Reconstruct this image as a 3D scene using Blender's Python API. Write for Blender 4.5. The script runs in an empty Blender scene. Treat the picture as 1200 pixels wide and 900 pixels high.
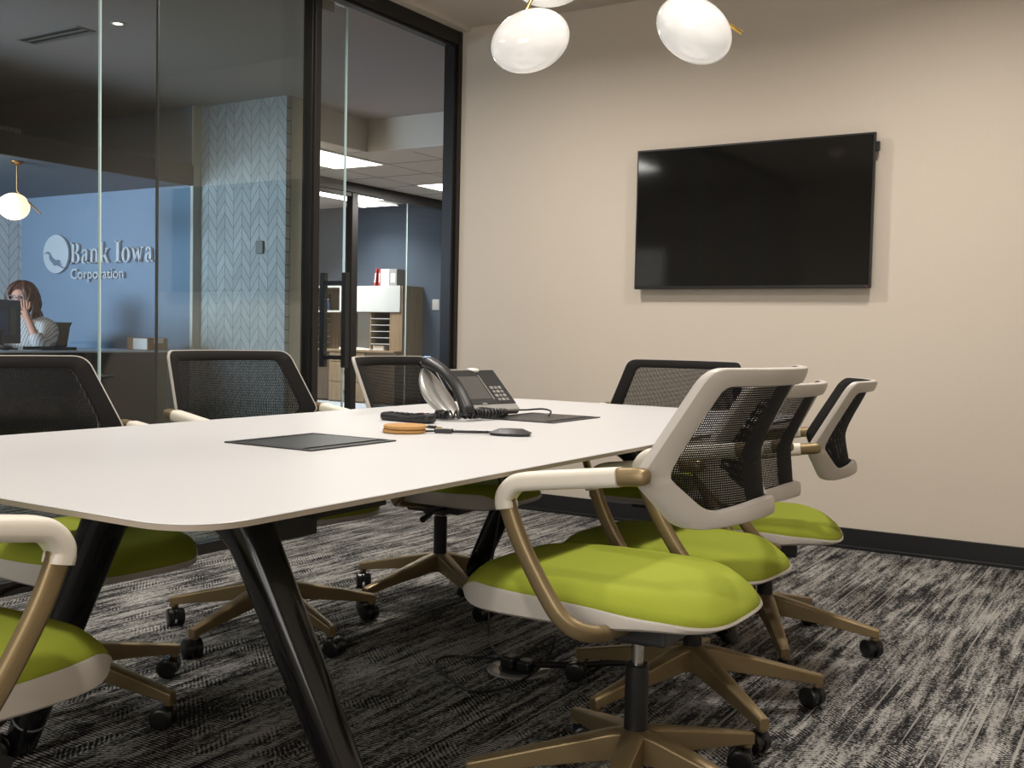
import bpy, bmesh, math, random
from mathutils import Vector, Matrix
random.seed(7)
R = math.radians
PI = math.pi
scene = bpy.context.scene
COL = scene.collection

# ------------------------------------------------------------------ camera, world, exposure
CAM_H = 1.01
F_PX = 1238.78
cam_d = bpy.data.cameras.new('camera')
cam = bpy.data.objects.new('camera', cam_d)
COL.objects.link(cam)
cam_d.sensor_fit = 'HORIZONTAL'
cam_d.sensor_width = 36.0
cam_d.lens = 36.0 * F_PX / 1200.0
cam_d.clip_start = 0.05
cam_d.clip_end = 100
yaw, pitch, roll = R(31.8334), R(2.6675), R(1.1852)
cam.matrix_world = (Matrix.Translation((0, 0, CAM_H)) @ Matrix.Rotation(yaw, 4, 'Z')
                    @ Matrix.Rotation(PI / 2 - pitch, 4, 'X') @ Matrix.Rotation(roll, 4, 'Z'))
scene.camera = cam

world = bpy.data.worlds.new('world')
scene.world = world
world.use_nodes = True
world.node_tree.nodes['Background'].inputs[0].default_value = (0.55, 0.6, 0.7, 1)
world.node_tree.nodes['Background'].inputs[1].default_value = 0.03
scene.view_settings.view_transform = 'Standard'
scene.view_settings.look = 'None'
scene.view_settings.gamma = 1
scene.view_settings.use_curve_mapping = False
scene.view_settings.exposure = 0.14
try:
    scene.cycles.max_bounces = 10
    scene.cycles.transparent_max_bounces = 24
    scene.cycles.sample_clamp_indirect = 6
    scene.cycles.caustics_reflective = False
    scene.cycles.caustics_refractive = False
except Exception:
    pass

# room geometry
YB = 5.231            # back wall
XG = -3.66            # glass partition plane
XR = 1.25             # right wall (outside the view)
YR = -1.7             # rear wall (behind the camera)
ZC = 2.815            # ceiling


def area(name, loc, rot, size, power, color=(1, 1, 1), shape='DISK', size_y=None, spread=180):
    d = bpy.data.lights.new(name, 'AREA')
    d.shape = shape
    d.size = size
    if size_y:
        d.size_y = size_y
    d.energy = power
    d.color = color
    d.spread = R(spread)
    o = bpy.data.objects.new(name, d)
    o.location = loc
    o.rotation_euler = rot
    COL.objects.link(o)
    return o


WARM = (1.0, 0.935, 0.86)
COOL = (0.62, 0.80, 1.0)
NEUT = (1.0, 0.95, 0.88)
DOWNLIGHTS = [(-2.75, 3.70, 31), (-0.75, 3.95, 21), (-2.75, 2.1, 14), (-0.75, 2.1, 22), (-2.75, 0.2, 10), (-0.6, 0.2, 16)]
for (lx, ly, p) in DOWNLIGHTS:
    area('downlight_lamp', (lx, ly, ZC - 0.035), (0, 0, 0), 0.20, p, WARM, spread=163 if ly > 1 else 145)
# lit panels of the corridor and the far office
PANELS = [(-6.39, 6.97, 2.53, 1.5), (-6.35, 9.33, 2.53, 1.5), (-4.45, 9.6, 2.53, 1.5), (-9.6, 11.0, 2.85, 1.9), (-10.3, 10.2, 2.85, 2.0),
          (-4.9, 0.6, 2.8, 1.2)]
for (lx, ly, lz, k) in PANELS:
    area('panel_lamp', (lx, ly, lz - 0.03), (0, 0, 0), 0.56, 26 * k, NEUT, 'RECTANGLE', 1.16, 180 if lz < 2.84 else 125)
# daylight at the reception window
area('reception_daylight', (-7.6, 0.62, 1.72), (R(90), 0, 0), 2.2, 88, COOL, 'RECTANGLE', 0.72, 85)
# added fill light in a made-up window behind the camera, lifts under-table shade
area('rear_fill_light', (-0.8, YR - 0.02, 1.45), (R(90), 0, 0), 2.4, 34, (1.0, 0.96, 0.90), 'RECTANGLE', 1.3, 160)


# ------------------------------------------------------------------ materials
def nt(name):
    m = bpy.data.materials.new(name)
    m.use_nodes = True
    t = m.node_tree
    return m, t, t.nodes['Principled BSDF']


def lk(t, a, b):
    t.links.new(a, b)


def mat(name, color, rough=0.5, metal=0.0, spec=0.5, noise=0.0, nscale=40, bump=0.0, bscale=200, emit=None, estr=0.0, coat=0.0):
    m, t, b = nt(name)
    b.inputs['Base Color'].default_value = (*color, 1)
    b.inputs['Roughness'].default_value = rough
    b.inputs['Metallic'].default_value = metal
    b.inputs['Specular IOR Level'].default_value = spec
    b.inputs['Coat Weight'].default_value = coat
    if emit:
        b.inputs['Emission Color'].default_value = (*emit, 1)
        b.inputs['Emission Strength'].default_value = estr
    tc = t.nodes.new('ShaderNodeTexCoord')
    if noise > 0:
        n = t.nodes.new('ShaderNodeTexNoise')
        n.inputs['Scale'].default_value = nscale
        n.inputs['Detail'].default_value = 4
        lk(t, tc.outputs['Object'], n.inputs['Vector'])
        mx = t.nodes.new('ShaderNodeMix')
        mx.data_type = 'RGBA'
        mx.inputs[6].default_value = (*[c * (1 - noise) for c in color], 1)
        mx.inputs[7].default_value = (*[min(1, c * (1 + noise)) for c in color], 1)
        lk(t, n.outputs['Fac'], mx.inputs[0])
        lk(t, mx.outputs[2], b.inputs['Base Color'])
    if bump > 0:
        n2 = t.nodes.new('ShaderNodeTexNoise')
        n2.inputs['Scale'].default_value = bscale
        n2.inputs['Detail'].default_value = 3
        lk(t, tc.outputs['Object'], n2.inputs['Vector'])
        bp = t.nodes.new('ShaderNodeBump')
        bp.inputs['Strength'].default_value = bump
        bp.inputs['Distance'].default_value = 0.004
        lk(t, n2.outputs['Fac'], bp.inputs['Height'])
        lk(t, bp.outputs['Normal'], b.inputs['Normal'])
    return m


def mth(t, op, a, b=None, c=None):
    n = t.nodes.new('ShaderNodeMath')
    n.operation = op
    for i, v in enumerate((a, b, c)):
        if v is None:
            continue
        if hasattr(v, 'is_linked') or hasattr(v, 'links'):
            lk(t, v, n.inputs[i])
        else:
            n.inputs[i].default_value = v
    return n.outputs[0]


def mixc(t, fac, a, b):
    n = t.nodes.new('ShaderNodeMix')
    n.data_type = 'RGBA'
    if hasattr(fac, 'links'):
        lk(t, fac, n.inputs[0])
    else:
        n.inputs[0].default_value = fac
    for i, v in ((6, a), (7, b)):
        if hasattr(v, 'links'):
            lk(t, v, n.inputs[i])
        else:
            n.inputs[i].default_value = (*v, 1)
    return n.outputs[2]


def ramp(t, fac, stops):
    n = t.nodes.new('ShaderNodeValToRGB')
    e = n.color_ramp.elements
    e[0].position, e[0].color = stops[0][0], (*stops[0][1], 1)
    e[1].position, e[1].color = stops[-1][0], (*stops[-1][1], 1)
    for p, c in stops[1:-1]:
        k = e.new(p)
        k.color = (*c, 1)
    lk(t, fac, n.inputs[0])
    return n.outputs[0]


def noise(t, vec, scale, detail=2, rough=0.5):
    n = t.nodes.new('ShaderNodeTexNoise')
    n.inputs['Scale'].default_value = scale
    n.inputs['Detail'].default_value = detail
    n.inputs['Roughness'].default_value = rough
    lk(t, vec, n.inputs['Vector'])
    return n.outputs['Fac']


def mapping(t, vec, scale=(1, 1, 1), rot=(0, 0, 0), loc=(0, 0, 0)):
    n = t.nodes.new('ShaderNodeMapping')
    n.inputs['Scale'].default_value = scale
    n.inputs['Rotation'].default_value = rot
    n.inputs['Location'].default_value = loc
    lk(t, vec, n.inputs['Vector'])
    return n.outputs[0]


def carpet_mat():
    m, t, b = nt('carpet')
    tc = t.nodes.new('ShaderNodeTexCoord')
    o = tc.outputs['Object']
    sp = t.nodes.new('ShaderNodeSeparateXYZ')
    lk(t, o, sp.inputs[0])
    # planks 0.25 m wide, 1 m long, each shifted
    px = mth(t, 'FLOOR', mth(t, 'MULTIPLY', sp.outputs[0], 4.0))
    par = mth(t, 'MODULO', mth(t, 'ABSOLUTE', px), 2.0)
    wn = t.nodes.new('ShaderNodeTexWhiteNoise')
    wn.noise_dimensions = '1D'
    lk(t, px, wn.inputs['W'])
    shift = wn.outputs['Value']
    cmb = t.nodes.new('ShaderNodeCombineXYZ')
    lk(t, sp.outputs[0], cmb.inputs[0])
    lk(t, mth(t, 'ADD', sp.outputs[1], mth(t, 'MULTIPLY', shift, 7.0)), cmb.inputs[1])
    lk(t, mth(t, 'MULTIPLY', shift, 5.0), cmb.inputs[2])
    v = cmb.outputs[0]
    def hatch(ang, pitch, wob, seed):
        w = noise(t, mapping(t, v, (30, 30, 1), loc=(seed, 0, 0)), 1.0, 2)
        vr = mapping(t, v, (1, 1, 1), (0, 0, R(ang)))
        q = t.nodes.new('ShaderNodeSeparateXYZ')
        lk(t, vr, q.inputs[0])
        ph = mth(t, 'ADD', mth(t, 'MULTIPLY', q.outputs[1], 2 * PI / pitch), mth(t, 'MULTIPLY', w, wob))
        return mth(t, 'SINE', ph)
    h0, h1, h2 = hatch(0, 0.0108, 5, 0), hatch(40, 0.0115, 5, 3), hatch(-40, 0.0115, 5, 6)
    sel = noise(t, mapping(t, v, (9, 5, 1)), 1.0, 1)
    sel_s = ramp(t, sel, [(0.47, (0, 0, 0)), (0.50, (1, 1, 1))])
    sel2 = noise(t, mapping(t, v, (7, 6, 1), loc=(4, 2, 9)), 1.0, 1)
    sel2_s = ramp(t, sel2, [(0.47, (0, 0, 0)), (0.50, (1, 1, 1))])
    hh = mixc(t, sel2_s, mixc(t, sel_s, h1, h2), h0)
    streak = noise(t, mapping(t, v, (46, 3.4, 1)), 1.0, 4, 0.6)
    blotch = noise(t, mapping(t, v, (9, 3.5, 1)), 1.0, 3, 0.6)
    thread = noise(t, mapping(t, v, (150, 60, 1)), 1.0, 2, 0.7)
    tone = mth(t, 'ADD', mth(t, 'MULTIPLY', streak, 0.58), mth(t, 'MULTIPLY', blotch, 0.30))
    tone = mth(t, 'ADD', tone, 0.062)
    s = mth(t, 'ADD', tone, mth(t, 'MULTIPLY', hh, 0.062))
    s = mth(t, 'ADD', s, mth(t, 'MULTIPLY_ADD', thread, 0.50, -0.25))
    # thin pale lines that run with the planks
    lin = noise(t, mapping(t, v, (85, 1.0, 1), loc=(3, 0, 0)), 1.0, 0)
    linm = ramp(t, lin, [(0.70, (0, 0, 0)), (0.74, (1, 1, 1))])
    base = ramp(t, s, [(0.40, (0.013, 0.013, 0.014)), (0.465, (0.045, 0.045, 0.047)), (0.515, (0.20, 0.193, 0.184)), (0.60, (0.47, 0.455, 0.43))])
    c = mixc(t, mth(t, 'MULTIPLY', linm, 0.75), base, (0.45, 0.435, 0.41))
    lk(t, c, b.inputs['Base Color'])
    b.inputs['Roughness'].default_value = 0.95
    b.inputs['Specular IOR Level'].default_value = 0.15
    bp = t.nodes.new('ShaderNodeBump')
    bp.inputs['Strength'].default_value = 0.6
    bp.inputs['Distance'].default_value = 0.006
    lk(t, hh, bp.inputs['Height'])
    lk(t, bp.outputs['Normal'], b.inputs['Normal'])
    return m


def chevron_mat(name, axis, c1, c2):
    """tall chevron tiles: columns along the wall, slanted joints."""
    m, t, b = nt(name)
    tc = t.nodes.new('ShaderNodeTexCoord')
    sp = t.nodes.new('ShaderNodeSeparateXYZ')
    lk(t, tc.outputs['Object'], sp.inputs[0])
    u = mth(t, 'MULTIPLY', sp.outputs[axis], 1 / 0.19)
    fr = mth(t, 'FRACT', u)
    zig = mth(t, 'ABSOLUTE', mth(t, 'SUBTRACT', fr, 0.5))
    v = mth(t, 'ADD', mth(t, 'MULTIPLY', sp.outputs[2], 1 / 0.10), mth(t, 'MULTIPLY', zig, -2.6))
    jv = mth(t, 'FRACT', v)
    j1 = mth(t, 'LESS_THAN', jv, 0.085)
    col = mth(t, 'FRACT', mth(t, 'MULTIPLY', u, 2.0))
    j2 = mth(t, 'LESS_THAN', col, 0.05)
    j = mth(t, 'MAXIMUM', j1, j2)
    wn = t.nodes.new('ShaderNodeTexWhiteNoise')
    wn.noise_dimensions = '2D'
    cb = t.nodes.new('ShaderNodeCombineXYZ')
    lk(t, mth(t, 'FLOOR', mth(t, 'MULTIPLY', u, 2.0)), cb.inputs[0])
    lk(t, mth(t, 'FLOOR', v), cb.inputs[1])
    lk(t, cb.outputs[0], wn.inputs['Vector'])
    tone = mixc(t, wn.outputs['Value'], c1, c2)
    lk(t, mixc(t, j, tone, tuple(x * 0.45 for x in c1)), b.inputs['Base Color'])
    b.inputs['Roughness'].default_value = 0.55
    return m


def mesh_fabric_mat():
    m, t, b = nt('black_mesh_fabric')
    tc = t.nodes.new('ShaderNodeTexCoord')
    sp = t.nodes.new('ShaderNodeSeparateXYZ')
    lk(t, tc.outputs['Object'], sp.inputs[0])
    k = 2 * PI / 0.0062
    a = mth(t, 'SINE', mth(t, 'MULTIPLY', mth(t, 'ADD', sp.outputs[0], sp.outputs[2]), k * 0.7071))
    c = mth(t, 'SINE', mth(t, 'MULTIPLY', mth(t, 'SUBTRACT', sp.outputs[0], sp.outputs[2]), k * 0.7071))
    lw = t.nodes.new('ShaderNodeLayerWeight')
    lw.inputs['Blend'].default_value = 0.5
    thr = mth(t, 'MULTIPLY_ADD', mth(t, 'POWER', lw.outputs['Facing'], 1.6), 0.70, 0.36)
    hole = mth(t, 'GREATER_THAN', mth(t, 'MULTIPLY', a, c), thr)
    b.inputs['Base Color'].default_value = (0.012, 0.012, 0.013, 1)
    b.inputs['Roughness'].default_value = 0.7
    b.inputs['Specular IOR Level'].default_value = 0.12
    tr = t.nodes.new('ShaderNodeBsdfTransparent')
    mx = t.nodes.new('ShaderNodeMixShader')
    lk(t, hole, mx.inputs[0])
    lk(t, b.outputs[0], mx.inputs[1])
    lk(t, tr.outputs[0], mx.inputs[2])
    lk(t, mx.outputs[0], t.nodes['Material Output'].inputs[0])
    return m


def fabric_mat(name, color):
    m, t, b = nt(name)
    tc = t.nodes.new('ShaderNodeTexCoord')
    o = tc.outputs['Object']
    sp = t.nodes.new('ShaderNodeSeparateXYZ')
    lk(t, o, sp.inputs[0])
    k = 2 * PI / 0.0045
    a = mth(t, 'SINE', mth(t, 'MULTIPLY', mth(t, 'ADD', sp.outputs[0], sp.outputs[1]), k * 0.7071))
    c = mth(t, 'SINE', mth(t, 'MULTIPLY', mth(t, 'SUBTRACT', sp.outputs[0], sp.outputs[1]), k * 0.7071))
    w = mth(t, 'MULTIPLY', a, c)
    fac = mth(t, 'MULTIPLY_ADD', w, 0.18, 0.5)
    lk(t, mixc(t, fac, tuple(x * 0.86 for x in color), tuple(min(1, x * 1.1) for x in color)), b.inputs['Base Color'])
    b.inputs['Roughness'].default_value = 0.9
    b.inputs['Specular IOR Level'].default_value = 0.2
    bp = t.nodes.new('ShaderNodeBump')
    bp.inputs['Strength'].default_value = 0.12
    bp.inputs['Distance'].default_value = 0.001
    lk(t, w, bp.inputs['Height'])
    lk(t, bp.outputs['Normal'], b.inputs['Normal'])
    return m


def glass_mat(name, tint, refl=1.0):
    m, t, b = nt(name)
    t.nodes.remove(b)
    tr = t.nodes.new('ShaderNodeBsdfTransparent')
    tr.inputs[0].default_value = (*tint, 1)
    gl = t.nodes.new('ShaderNodeBsdfGlossy')
    gl.inputs['Roughness'].default_value = 0.0
    gl.inputs['Color'].default_value = (refl, refl, refl, 1)
    lw = t.nodes.new('ShaderNodeLayerWeight')
    lw.inputs['Blend'].default_value = 0.5
    fres = mth(t, 'MULTIPLY_ADD', mth(t, 'POWER', lw.outputs['Facing'], 5.0), 0.96, 0.04)
    mx = t.nodes.new('ShaderNodeMixShader')
    lk(t, fres, mx.inputs[0])
    lk(t, tr.outputs[0], mx.inputs[1])
    lk(t, gl.outputs[0], mx.inputs[2])
    lk(t, mx.outputs[0], t.nodes['Material Output'].inputs[0])
    return m


def wood_mat(name, c1, c2, axis_scale=(3, 3, 40)):
    m, t, b = nt(name)
    tc = t.nodes.new('ShaderNodeTexCoord')
    n = noise(t, mapping(t, tc.outputs['Object'], axis_scale), 1.0, 5, 0.6)
    lk(t, ramp(t, n, [(0.3, c1), (0.7, c2)]), b.inputs['Base Color'])
    b.inputs['Roughness'].default_value = 0.5
    return m


M = {}
M['wall'] = mat('beige_wall_paint', (0.70, 0.622, 0.527), 0.85, noise=0.02, nscale=60, bump=0.08, bscale=300)
M['ceil'] = mat('ceiling_paint', (0.62, 0.56, 0.49), 0.9, bump=0.05, bscale=250)
M['carpet'] = carpet_mat()
M['base'] = mat('black_vinyl_base', (0.012, 0.012, 0.013), 0.45)
M['frame'] = mat('dark_bronze_frame', (0.018, 0.016, 0.015), 0.38, 0.3)
M['glass'] = glass_mat('partition_glass', (0.91, 0.935, 0.925))
M['glass_edge'] = mat('polished_glass_edge', (0.62, 0.80, 0.80), 0.15, spec=0.9)
M['glass_far'] = glass_mat('office_glass', (0.93, 0.95, 0.95))
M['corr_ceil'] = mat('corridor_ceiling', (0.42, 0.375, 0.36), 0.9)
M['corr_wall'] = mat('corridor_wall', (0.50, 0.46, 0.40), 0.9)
M['chev'] = chevron_mat('chevron_tile', 0, (0.34, 0.35, 0.35), (0.42, 0.43, 0.43))
M['chev_y'] = chevron_mat('chevron_tile_pale', 1, (0.62, 0.63, 0.62), (0.72, 0.72, 0.71))
M['sign_wall'] = mat('blue_grey_paint', (0.15, 0.21, 0.29), 0.8)
M['office_blue'] = mat('slate_blue_paint', (0.078, 0.110, 0.160), 0.85)
M['cloud_edge'] = mat('dark_fascia', (0.012, 0.012, 0.013), 0.7)
M['cloud'] = mat('blue_soffit', (0.10, 0.14, 0.19), 0.85)
M['top_white'] = mat('white_laminate', (0.605, 0.598, 0.600), 0.42, spec=0.4)
M['top_edge'] = mat('shaded_table_edge', (0.42, 0.36, 0.29), 0.5)  # shade on the white top's edge, put into the colour
M['gloss_black'] = mat('polished_black_metal', (0.006, 0.006, 0.007), 0.17, 0.0, spec=0.4, coat=0.25)
M['caster'] = mat('caster_black', (0.010, 0.010, 0.011), 0.3)
M['black'] = mat('black_plastic', (0.012, 0.012, 0.013), 0.4)
M['black_soft'] = mat('black_rubber', (0.016, 0.016, 0.017), 0.6)
M['charcoal'] = mat('charcoal_metal', (0.05, 0.05, 0.052), 0.4, 0.4)
M['wplastic'] = mat('warm_white_plastic', (0.60, 0.56, 0.51), 0.38)
M['wpad'] = mat('cream_arm_pad', (0.74, 0.69, 0.60), 0.45)
M['green'] = fabric_mat('lime_green_fabric', (0.30, 0.345, 0.036))
M['mesh'] = mesh_fabric_mat()
M['mesh_edge'] = mat('black_mesh_border', (0.016, 0.015, 0.0145), 0.8, spec=0.12, bump=0.1, bscale=500)
M['gold'] = mat('bronze_gold_metal', (0.285, 0.212, 0.112), 0.42, 0.65, noise=0.06, nscale=500)
M['chrome'] = mat('brushed_steel', (0.55, 0.53, 0.50), 0.25, 1.0)
M['silver'] = mat('silver_plastic', (0.45, 0.44, 0.42), 0.3, 0.6)
M['grey'] = mat('mid_grey_plastic', (0.20, 0.195, 0.185), 0.45)
M['screen'] = mat('tv_screen_glass', (0.008, 0.0075, 0.007), 0.06, spec=0.5)
M['lcd'] = mat('phone_lcd', (0.11, 0.105, 0.10), 0.2)
M['led'] = mat('red_led', (0.6, 0.02, 0.02), 0.4, emit=(1, 0.05, 0.03), estr=0.6)
M['opal'] = mat('opal_glass', (0.60, 0.585, 0.56), 0.12, spec=0.6, emit=(1.0, 0.95, 0.89), estr=0.40, coat=0.5)
M['opal_lit'] = mat('lit_opal_glass', (0.9, 0.85, 0.75), 0.3, emit=(1.0, 0.74, 0.48), estr=1.5)
M['brass'] = mat('polished_brass', (0.72, 0.46, 0.12), 0.22, 1.0)
M['brass_d'] = mat('aged_brass', (0.30, 0.17, 0.07), 0.35, 0.9)
M['cork'] = mat('cork', (0.50, 0.27, 0.09), 0.8, noise=0.18, nscale=160, bump=0.3, bscale=300)
M['panel'] = mat('lit_panel_diffuser', (0.9, 0.9, 0.88), 0.6, emit=(1, 0.96, 0.9), estr=5.0)
M['spot'] = mat('lit_downlight', (0.9, 0.8, 0.7), 0.6, emit=(1, 0.75, 0.5), estr=6.0)
M['trimw'] = mat('white_trim', (0.7, 0.68, 0.64), 0.5)
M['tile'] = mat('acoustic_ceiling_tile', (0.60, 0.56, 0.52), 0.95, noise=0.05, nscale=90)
M['sign'] = mat('satin_silver_lettering', (0.52, 0.54, 0.57), 0.4, 0.3)
M['sign_dark'] = mat('dark_emblem_cut', (0.10, 0.14, 0.20), 0.6)
M['desk_dark'] = mat('dark_brown_desk_front', (0.028, 0.022, 0.019), 0.45)
M['desk_top'] = mat('pale_desk_top', (0.42, 0.47, 0.55), 0.35)
M['oak'] = wood_mat('oak_laminate', (0.21, 0.145, 0.085), (0.32, 0.23, 0.145), (40, 40, 3))
M['oak_d'] = wood_mat('dark_oak_laminate', (0.085, 0.06, 0.042), (0.14, 0.10, 0.072), (40, 40, 3))
M['white'] = mat('white_lacquer', (0.55, 0.57, 0.575), 0.3)
M['pale_back'] = mat('pale_blue_backboard', (0.72, 0.79, 0.82), 0.5)
M['card'] = mat('brown_cardboard', (0.26, 0.16, 0.09), 0.85)
M['paper'] = mat('white_paper', (0.75, 0.75, 0.74), 0.8)
M['bookred'] = mat('red_book_cover', (0.35, 0.03, 0.035), 0.6)
M['bookblue'] = mat('blue_bottle', (0.03, 0.06, 0.18), 0.35)
M['bookgrey'] = mat('grey_book_cover', (0.28, 0.29, 0.29), 0.6)
M['skin'] = mat('skin', (0.40, 0.20, 0.14), 0.55)
M['hair'] = mat('auburn_hair', (0.055, 0.018, 0.012), 0.5, noise=0.35, nscale=60)
M['dark_blue'] = mat('dark_blue_button_and_reflection', (0.012, 0.025, 0.09), 0.3)
M['olive'] = mat('olive_reflection', (0.05, 0.05, 0.018), 0.3)  # tint of a reflection painted on the monitor back


def striped_mat():
    m, t, b = nt('striped_blouse')
    tc = t.nodes.new('ShaderNodeTexCoord')
    sp = t.nodes.new('ShaderNodeSeparateXYZ')
    lk(t, tc.outputs['Object'], sp.inputs[0])
    w = mth(t, 'SINE', mth(t, 'MULTIPLY', mth(t, 'ADD', sp.outputs[0], mth(t, 'MULTIPLY', sp.outputs[2], 0.3)), 2 * PI / 0.022))
    lk(t, mixc(t, mth(t, 'GREATER_THAN', w, 0.45), (0.45, 0.43, 0.41), (0.20, 0.20, 0.22)), b.inputs['Base Color'])
    b.inputs['Roughness'].default_value = 0.85
    return m


M['blouse'] = striped_mat()


# ------------------------------------------------------------------ mesh helpers
class MB:
    def __init__(self):
        self.v, self.f = [], []

    def add(self, vs, fs):
        n = len(self.v)
        self.v += [tuple(p) for p in vs]
        self.f += [tuple(i + n for i in f) for f in fs]
        return self

    def box(self, lo, hi, mtx=None):
        (a, b, c), (d, e, f) = lo, hi
        vs = [Vector(p) for p in ((a, b, c), (d, b, c), (d, e, c), (a, e, c), (a, b, f), (d, b, f), (d, e, f), (a, e, f))]
        if mtx:
            vs = [mtx @ p for p in vs]
        return self.add(vs, [(0, 3, 2, 1), (4, 5, 6, 7), (0, 1, 5, 4), (1, 2, 6, 5), (2, 3, 7, 6), (3, 0, 4, 7)])

    def cbox(self, c, s, mtx=None):
        return self.box([c[i] - s[i] / 2 for i in range(3)], [c[i] + s[i] / 2 for i in range(3)], mtx)

    def sweep(self, path, secs, up=(0, 0, 1), closed=False, caps=True):
        """sweep 2D sections (one or one per point) along a path; section x = side, y = up-ish"""
        P = [Vector(p) for p in path]
        n = len(P)
        if not isinstance(secs[0][0], (list, tuple)):
            secs = [secs] * n
        m = len(secs[0])
        vs = []
        U = Vector(up)
        for i in range(n):
            a = P[(i - 1) % n] if (closed or i > 0) else P[i]
            b = P[(i + 1) % n] if (closed or i < n - 1) else P[i]
            t = (b - a).normalized()
            s = t.cross(U)
            if s.length < 1e-5:
                s = t.cross(Vector((0.3, 1, 0.2)))
            s.normalize()
            w = s.cross(t).normalized()
            for (x, y) in secs[i]:
                vs.append(P[i] + s * x + w * y)
            U = w
        fs = []
        for i in range(n if closed else n - 1):
            j = (i + 1) % n
            for k in range(m):
                l = (k + 1) % m
                fs.append((i * m + k, i * m + l, j * m + l, j * m + k))
        if caps and not closed:
            fs.append(tuple(reversed(range(m))))
            fs.append(tuple((n - 1) * m + k for k in range(m)))
        return self.add(vs, fs)

    def tube(self, path, r, seg=10, up=(0, 0, 1), closed=False, caps=True):
        n = len(path)
        rs = r if isinstance(r, (list, tuple)) else [r] * n
        secs = [[(q * math.cos(2 * PI * k / seg), q * math.sin(2 * PI * k / seg)) for k in range(seg)] for q in rs]
        return self.sweep(path, secs, up, closed, caps)

    def lathe(self, prof, seg=24, mtx=None, caps=True):
        vs, fs = [], []
        for (r, z) in prof:
            for k in range(seg):
                a = 2 * PI * k / seg
                vs.append(Vector((r * math.cos(a), r * math.sin(a), z)))
        if mtx:
            vs = [mtx @ p for p in vs]
        n = len(prof)
        for i in range(n - 1):
            for k in range(seg):
                l = (k + 1) % seg
                fs.append((i * seg + k, i * seg + l, (i + 1) * seg + l, (i + 1) * seg + k))
        if caps:
            fs.append(tuple(reversed(range(seg))))
            fs.append(tuple((n - 1) * seg + k for k in range(seg)))
        return self.add(vs, fs)

    def ball(self, c, r, seg=20, rings=12, mtx=None):
        rx, ry, rz = (r, r, r) if not isinstance(r, (tuple, list)) else r
        vs = [Vector((0, 0, -rz))]
        for i in range(1, rings):
            a = -PI / 2 + PI * i / rings
            for k in range(seg):
                b = 2 * PI * k / seg
                vs.append(Vector((rx * math.cos(a) * math.cos(b), ry * math.cos(a) * math.sin(b), rz * math.sin(a))))
        vs.append(Vector((0, 0, rz)))
        if mtx:
            vs = [mtx @ p for p in vs]
        vs = [p + Vector(c) for p in vs]
        fs = []
        for k in range(seg):
            fs.append((0, 1 + (k + 1) % seg, 1 + k))
            fs.append((len(vs) - 1, 1 + (rings - 2) * seg + k, 1 + (rings - 2) * seg + (k + 1) % seg))
        for i in range(rings - 2):
            for k in range(seg):
                l = (k + 1) % seg
                fs.append((1 + i * seg + k, 1 + i * seg + l, 1 + (i + 1) * seg + l, 1 + (i + 1) * seg + k))
        return self.add(vs, fs)

    def prism(self, poly, d0, d1, fn):
        """extrude a 2D polygon; fn(u, v, depth) -> point"""
        n = len(poly)
        vs = [Vector(fn(u, v, d0)) for u, v in poly] + [Vector(fn(u, v, d1)) for u, v in poly]
        fs = [tuple(reversed(range(n))), tuple(range(n, 2 * n))]
        for k in range(n):
            l = (k + 1) % n
            fs.append((k, l, n + l, n + k))
        return self.add(vs, fs)

    def strip(self, rows):
        """rows of equal length -> quad grid"""
        m = len(rows[0])
        vs = [p for r in rows for p in r]
        fs = []
        for i in range(len(rows) - 1):
            for k in range(m - 1):
                fs.append((i * m + k, i * m + k + 1, (i + 1) * m + k + 1, (i + 1) * m + k))
        return self.add(vs, fs)

    def loops(self, rings, cap0=False, cap1=False):
        """closed rings of equal length"""
        m = len(rings[0])
        vs = [p for r in rings for p in r]
        fs = []
        for i in range(len(rings) - 1):
            for k in range(m):
                l = (k + 1) % m
                fs.append((i * m + k, i * m + l, (i + 1) * m + l, (i + 1) * m + k))
        if cap0:
            fs.append(tuple(reversed(range(m))))
        if cap1:
            fs.append(tuple((len(rings) - 1) * m + k for k in range(m)))
        return self.add(vs, fs)

    def data(self, name, material, smooth=35):
        me = bpy.data.meshes.new(name)
        me.from_pydata(self.v, [], self.f)
        bm = bmesh.new()
        bm.from_mesh(me)
        bmesh.ops.recalc_face_normals(bm, faces=bm.faces)
        bm.to_mesh(me)
        bm.free()
        me.update()
        if smooth:
            for p in me.polygons:
                p.use_smooth = True
            me.set_sharp_from_angle(angle=R(smooth))
        me.materials.append(material)
        return me

    def build(self, name, material, parent=None, smooth=35, bevel=0.0, bseg=2, label=None):
        me = self.data(name, material, smooth)
        o = bpy.data.objects.new(name, me)
        COL.objects.link(o)
        if parent:
            o.parent = parent
        if bevel:
            b = o.modifiers.new('bevel', 'BEVEL')
            b.width = bevel
            b.segments = bseg
            b.limit_method = 'ANGLE'
            b.angle_limit = R(40)
            b.harden_normals = False
        if label:
            o['label'] = label
        return o


def tag(o, label, cat, group=None, kind=None):
    o['label'] = label
    o['category'] = cat
    if group:
        o['group'] = group
    if kind:
        o['kind'] = kind
    return o


def thing(name, label, cat, loc=(0, 0, 0), rz=0.0, group=None):
    o = bpy.data.objects.new(name, None)
    COL.objects.link(o)
    o.location = loc
    o.rotation_euler = (0, 0, rz)
    o.empty_display_size = 0.1
    return tag(o, label, cat, group)


def struct(name, mb, m, parent=None, smooth=0, bevel=0.0, label=None):
    o = mb.build(name, m, parent, smooth, bevel)
    if parent is None:
        o['kind'] = 'structure'
        if label:
            o['label'] = label
    return o


def copy_tree(o, parent=None):
    c = o.copy()
    COL.objects.link(c)
    if parent:
        c.parent = parent
    for ch in list(o.children):
        copy_tree(ch, c)
    return c


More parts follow.
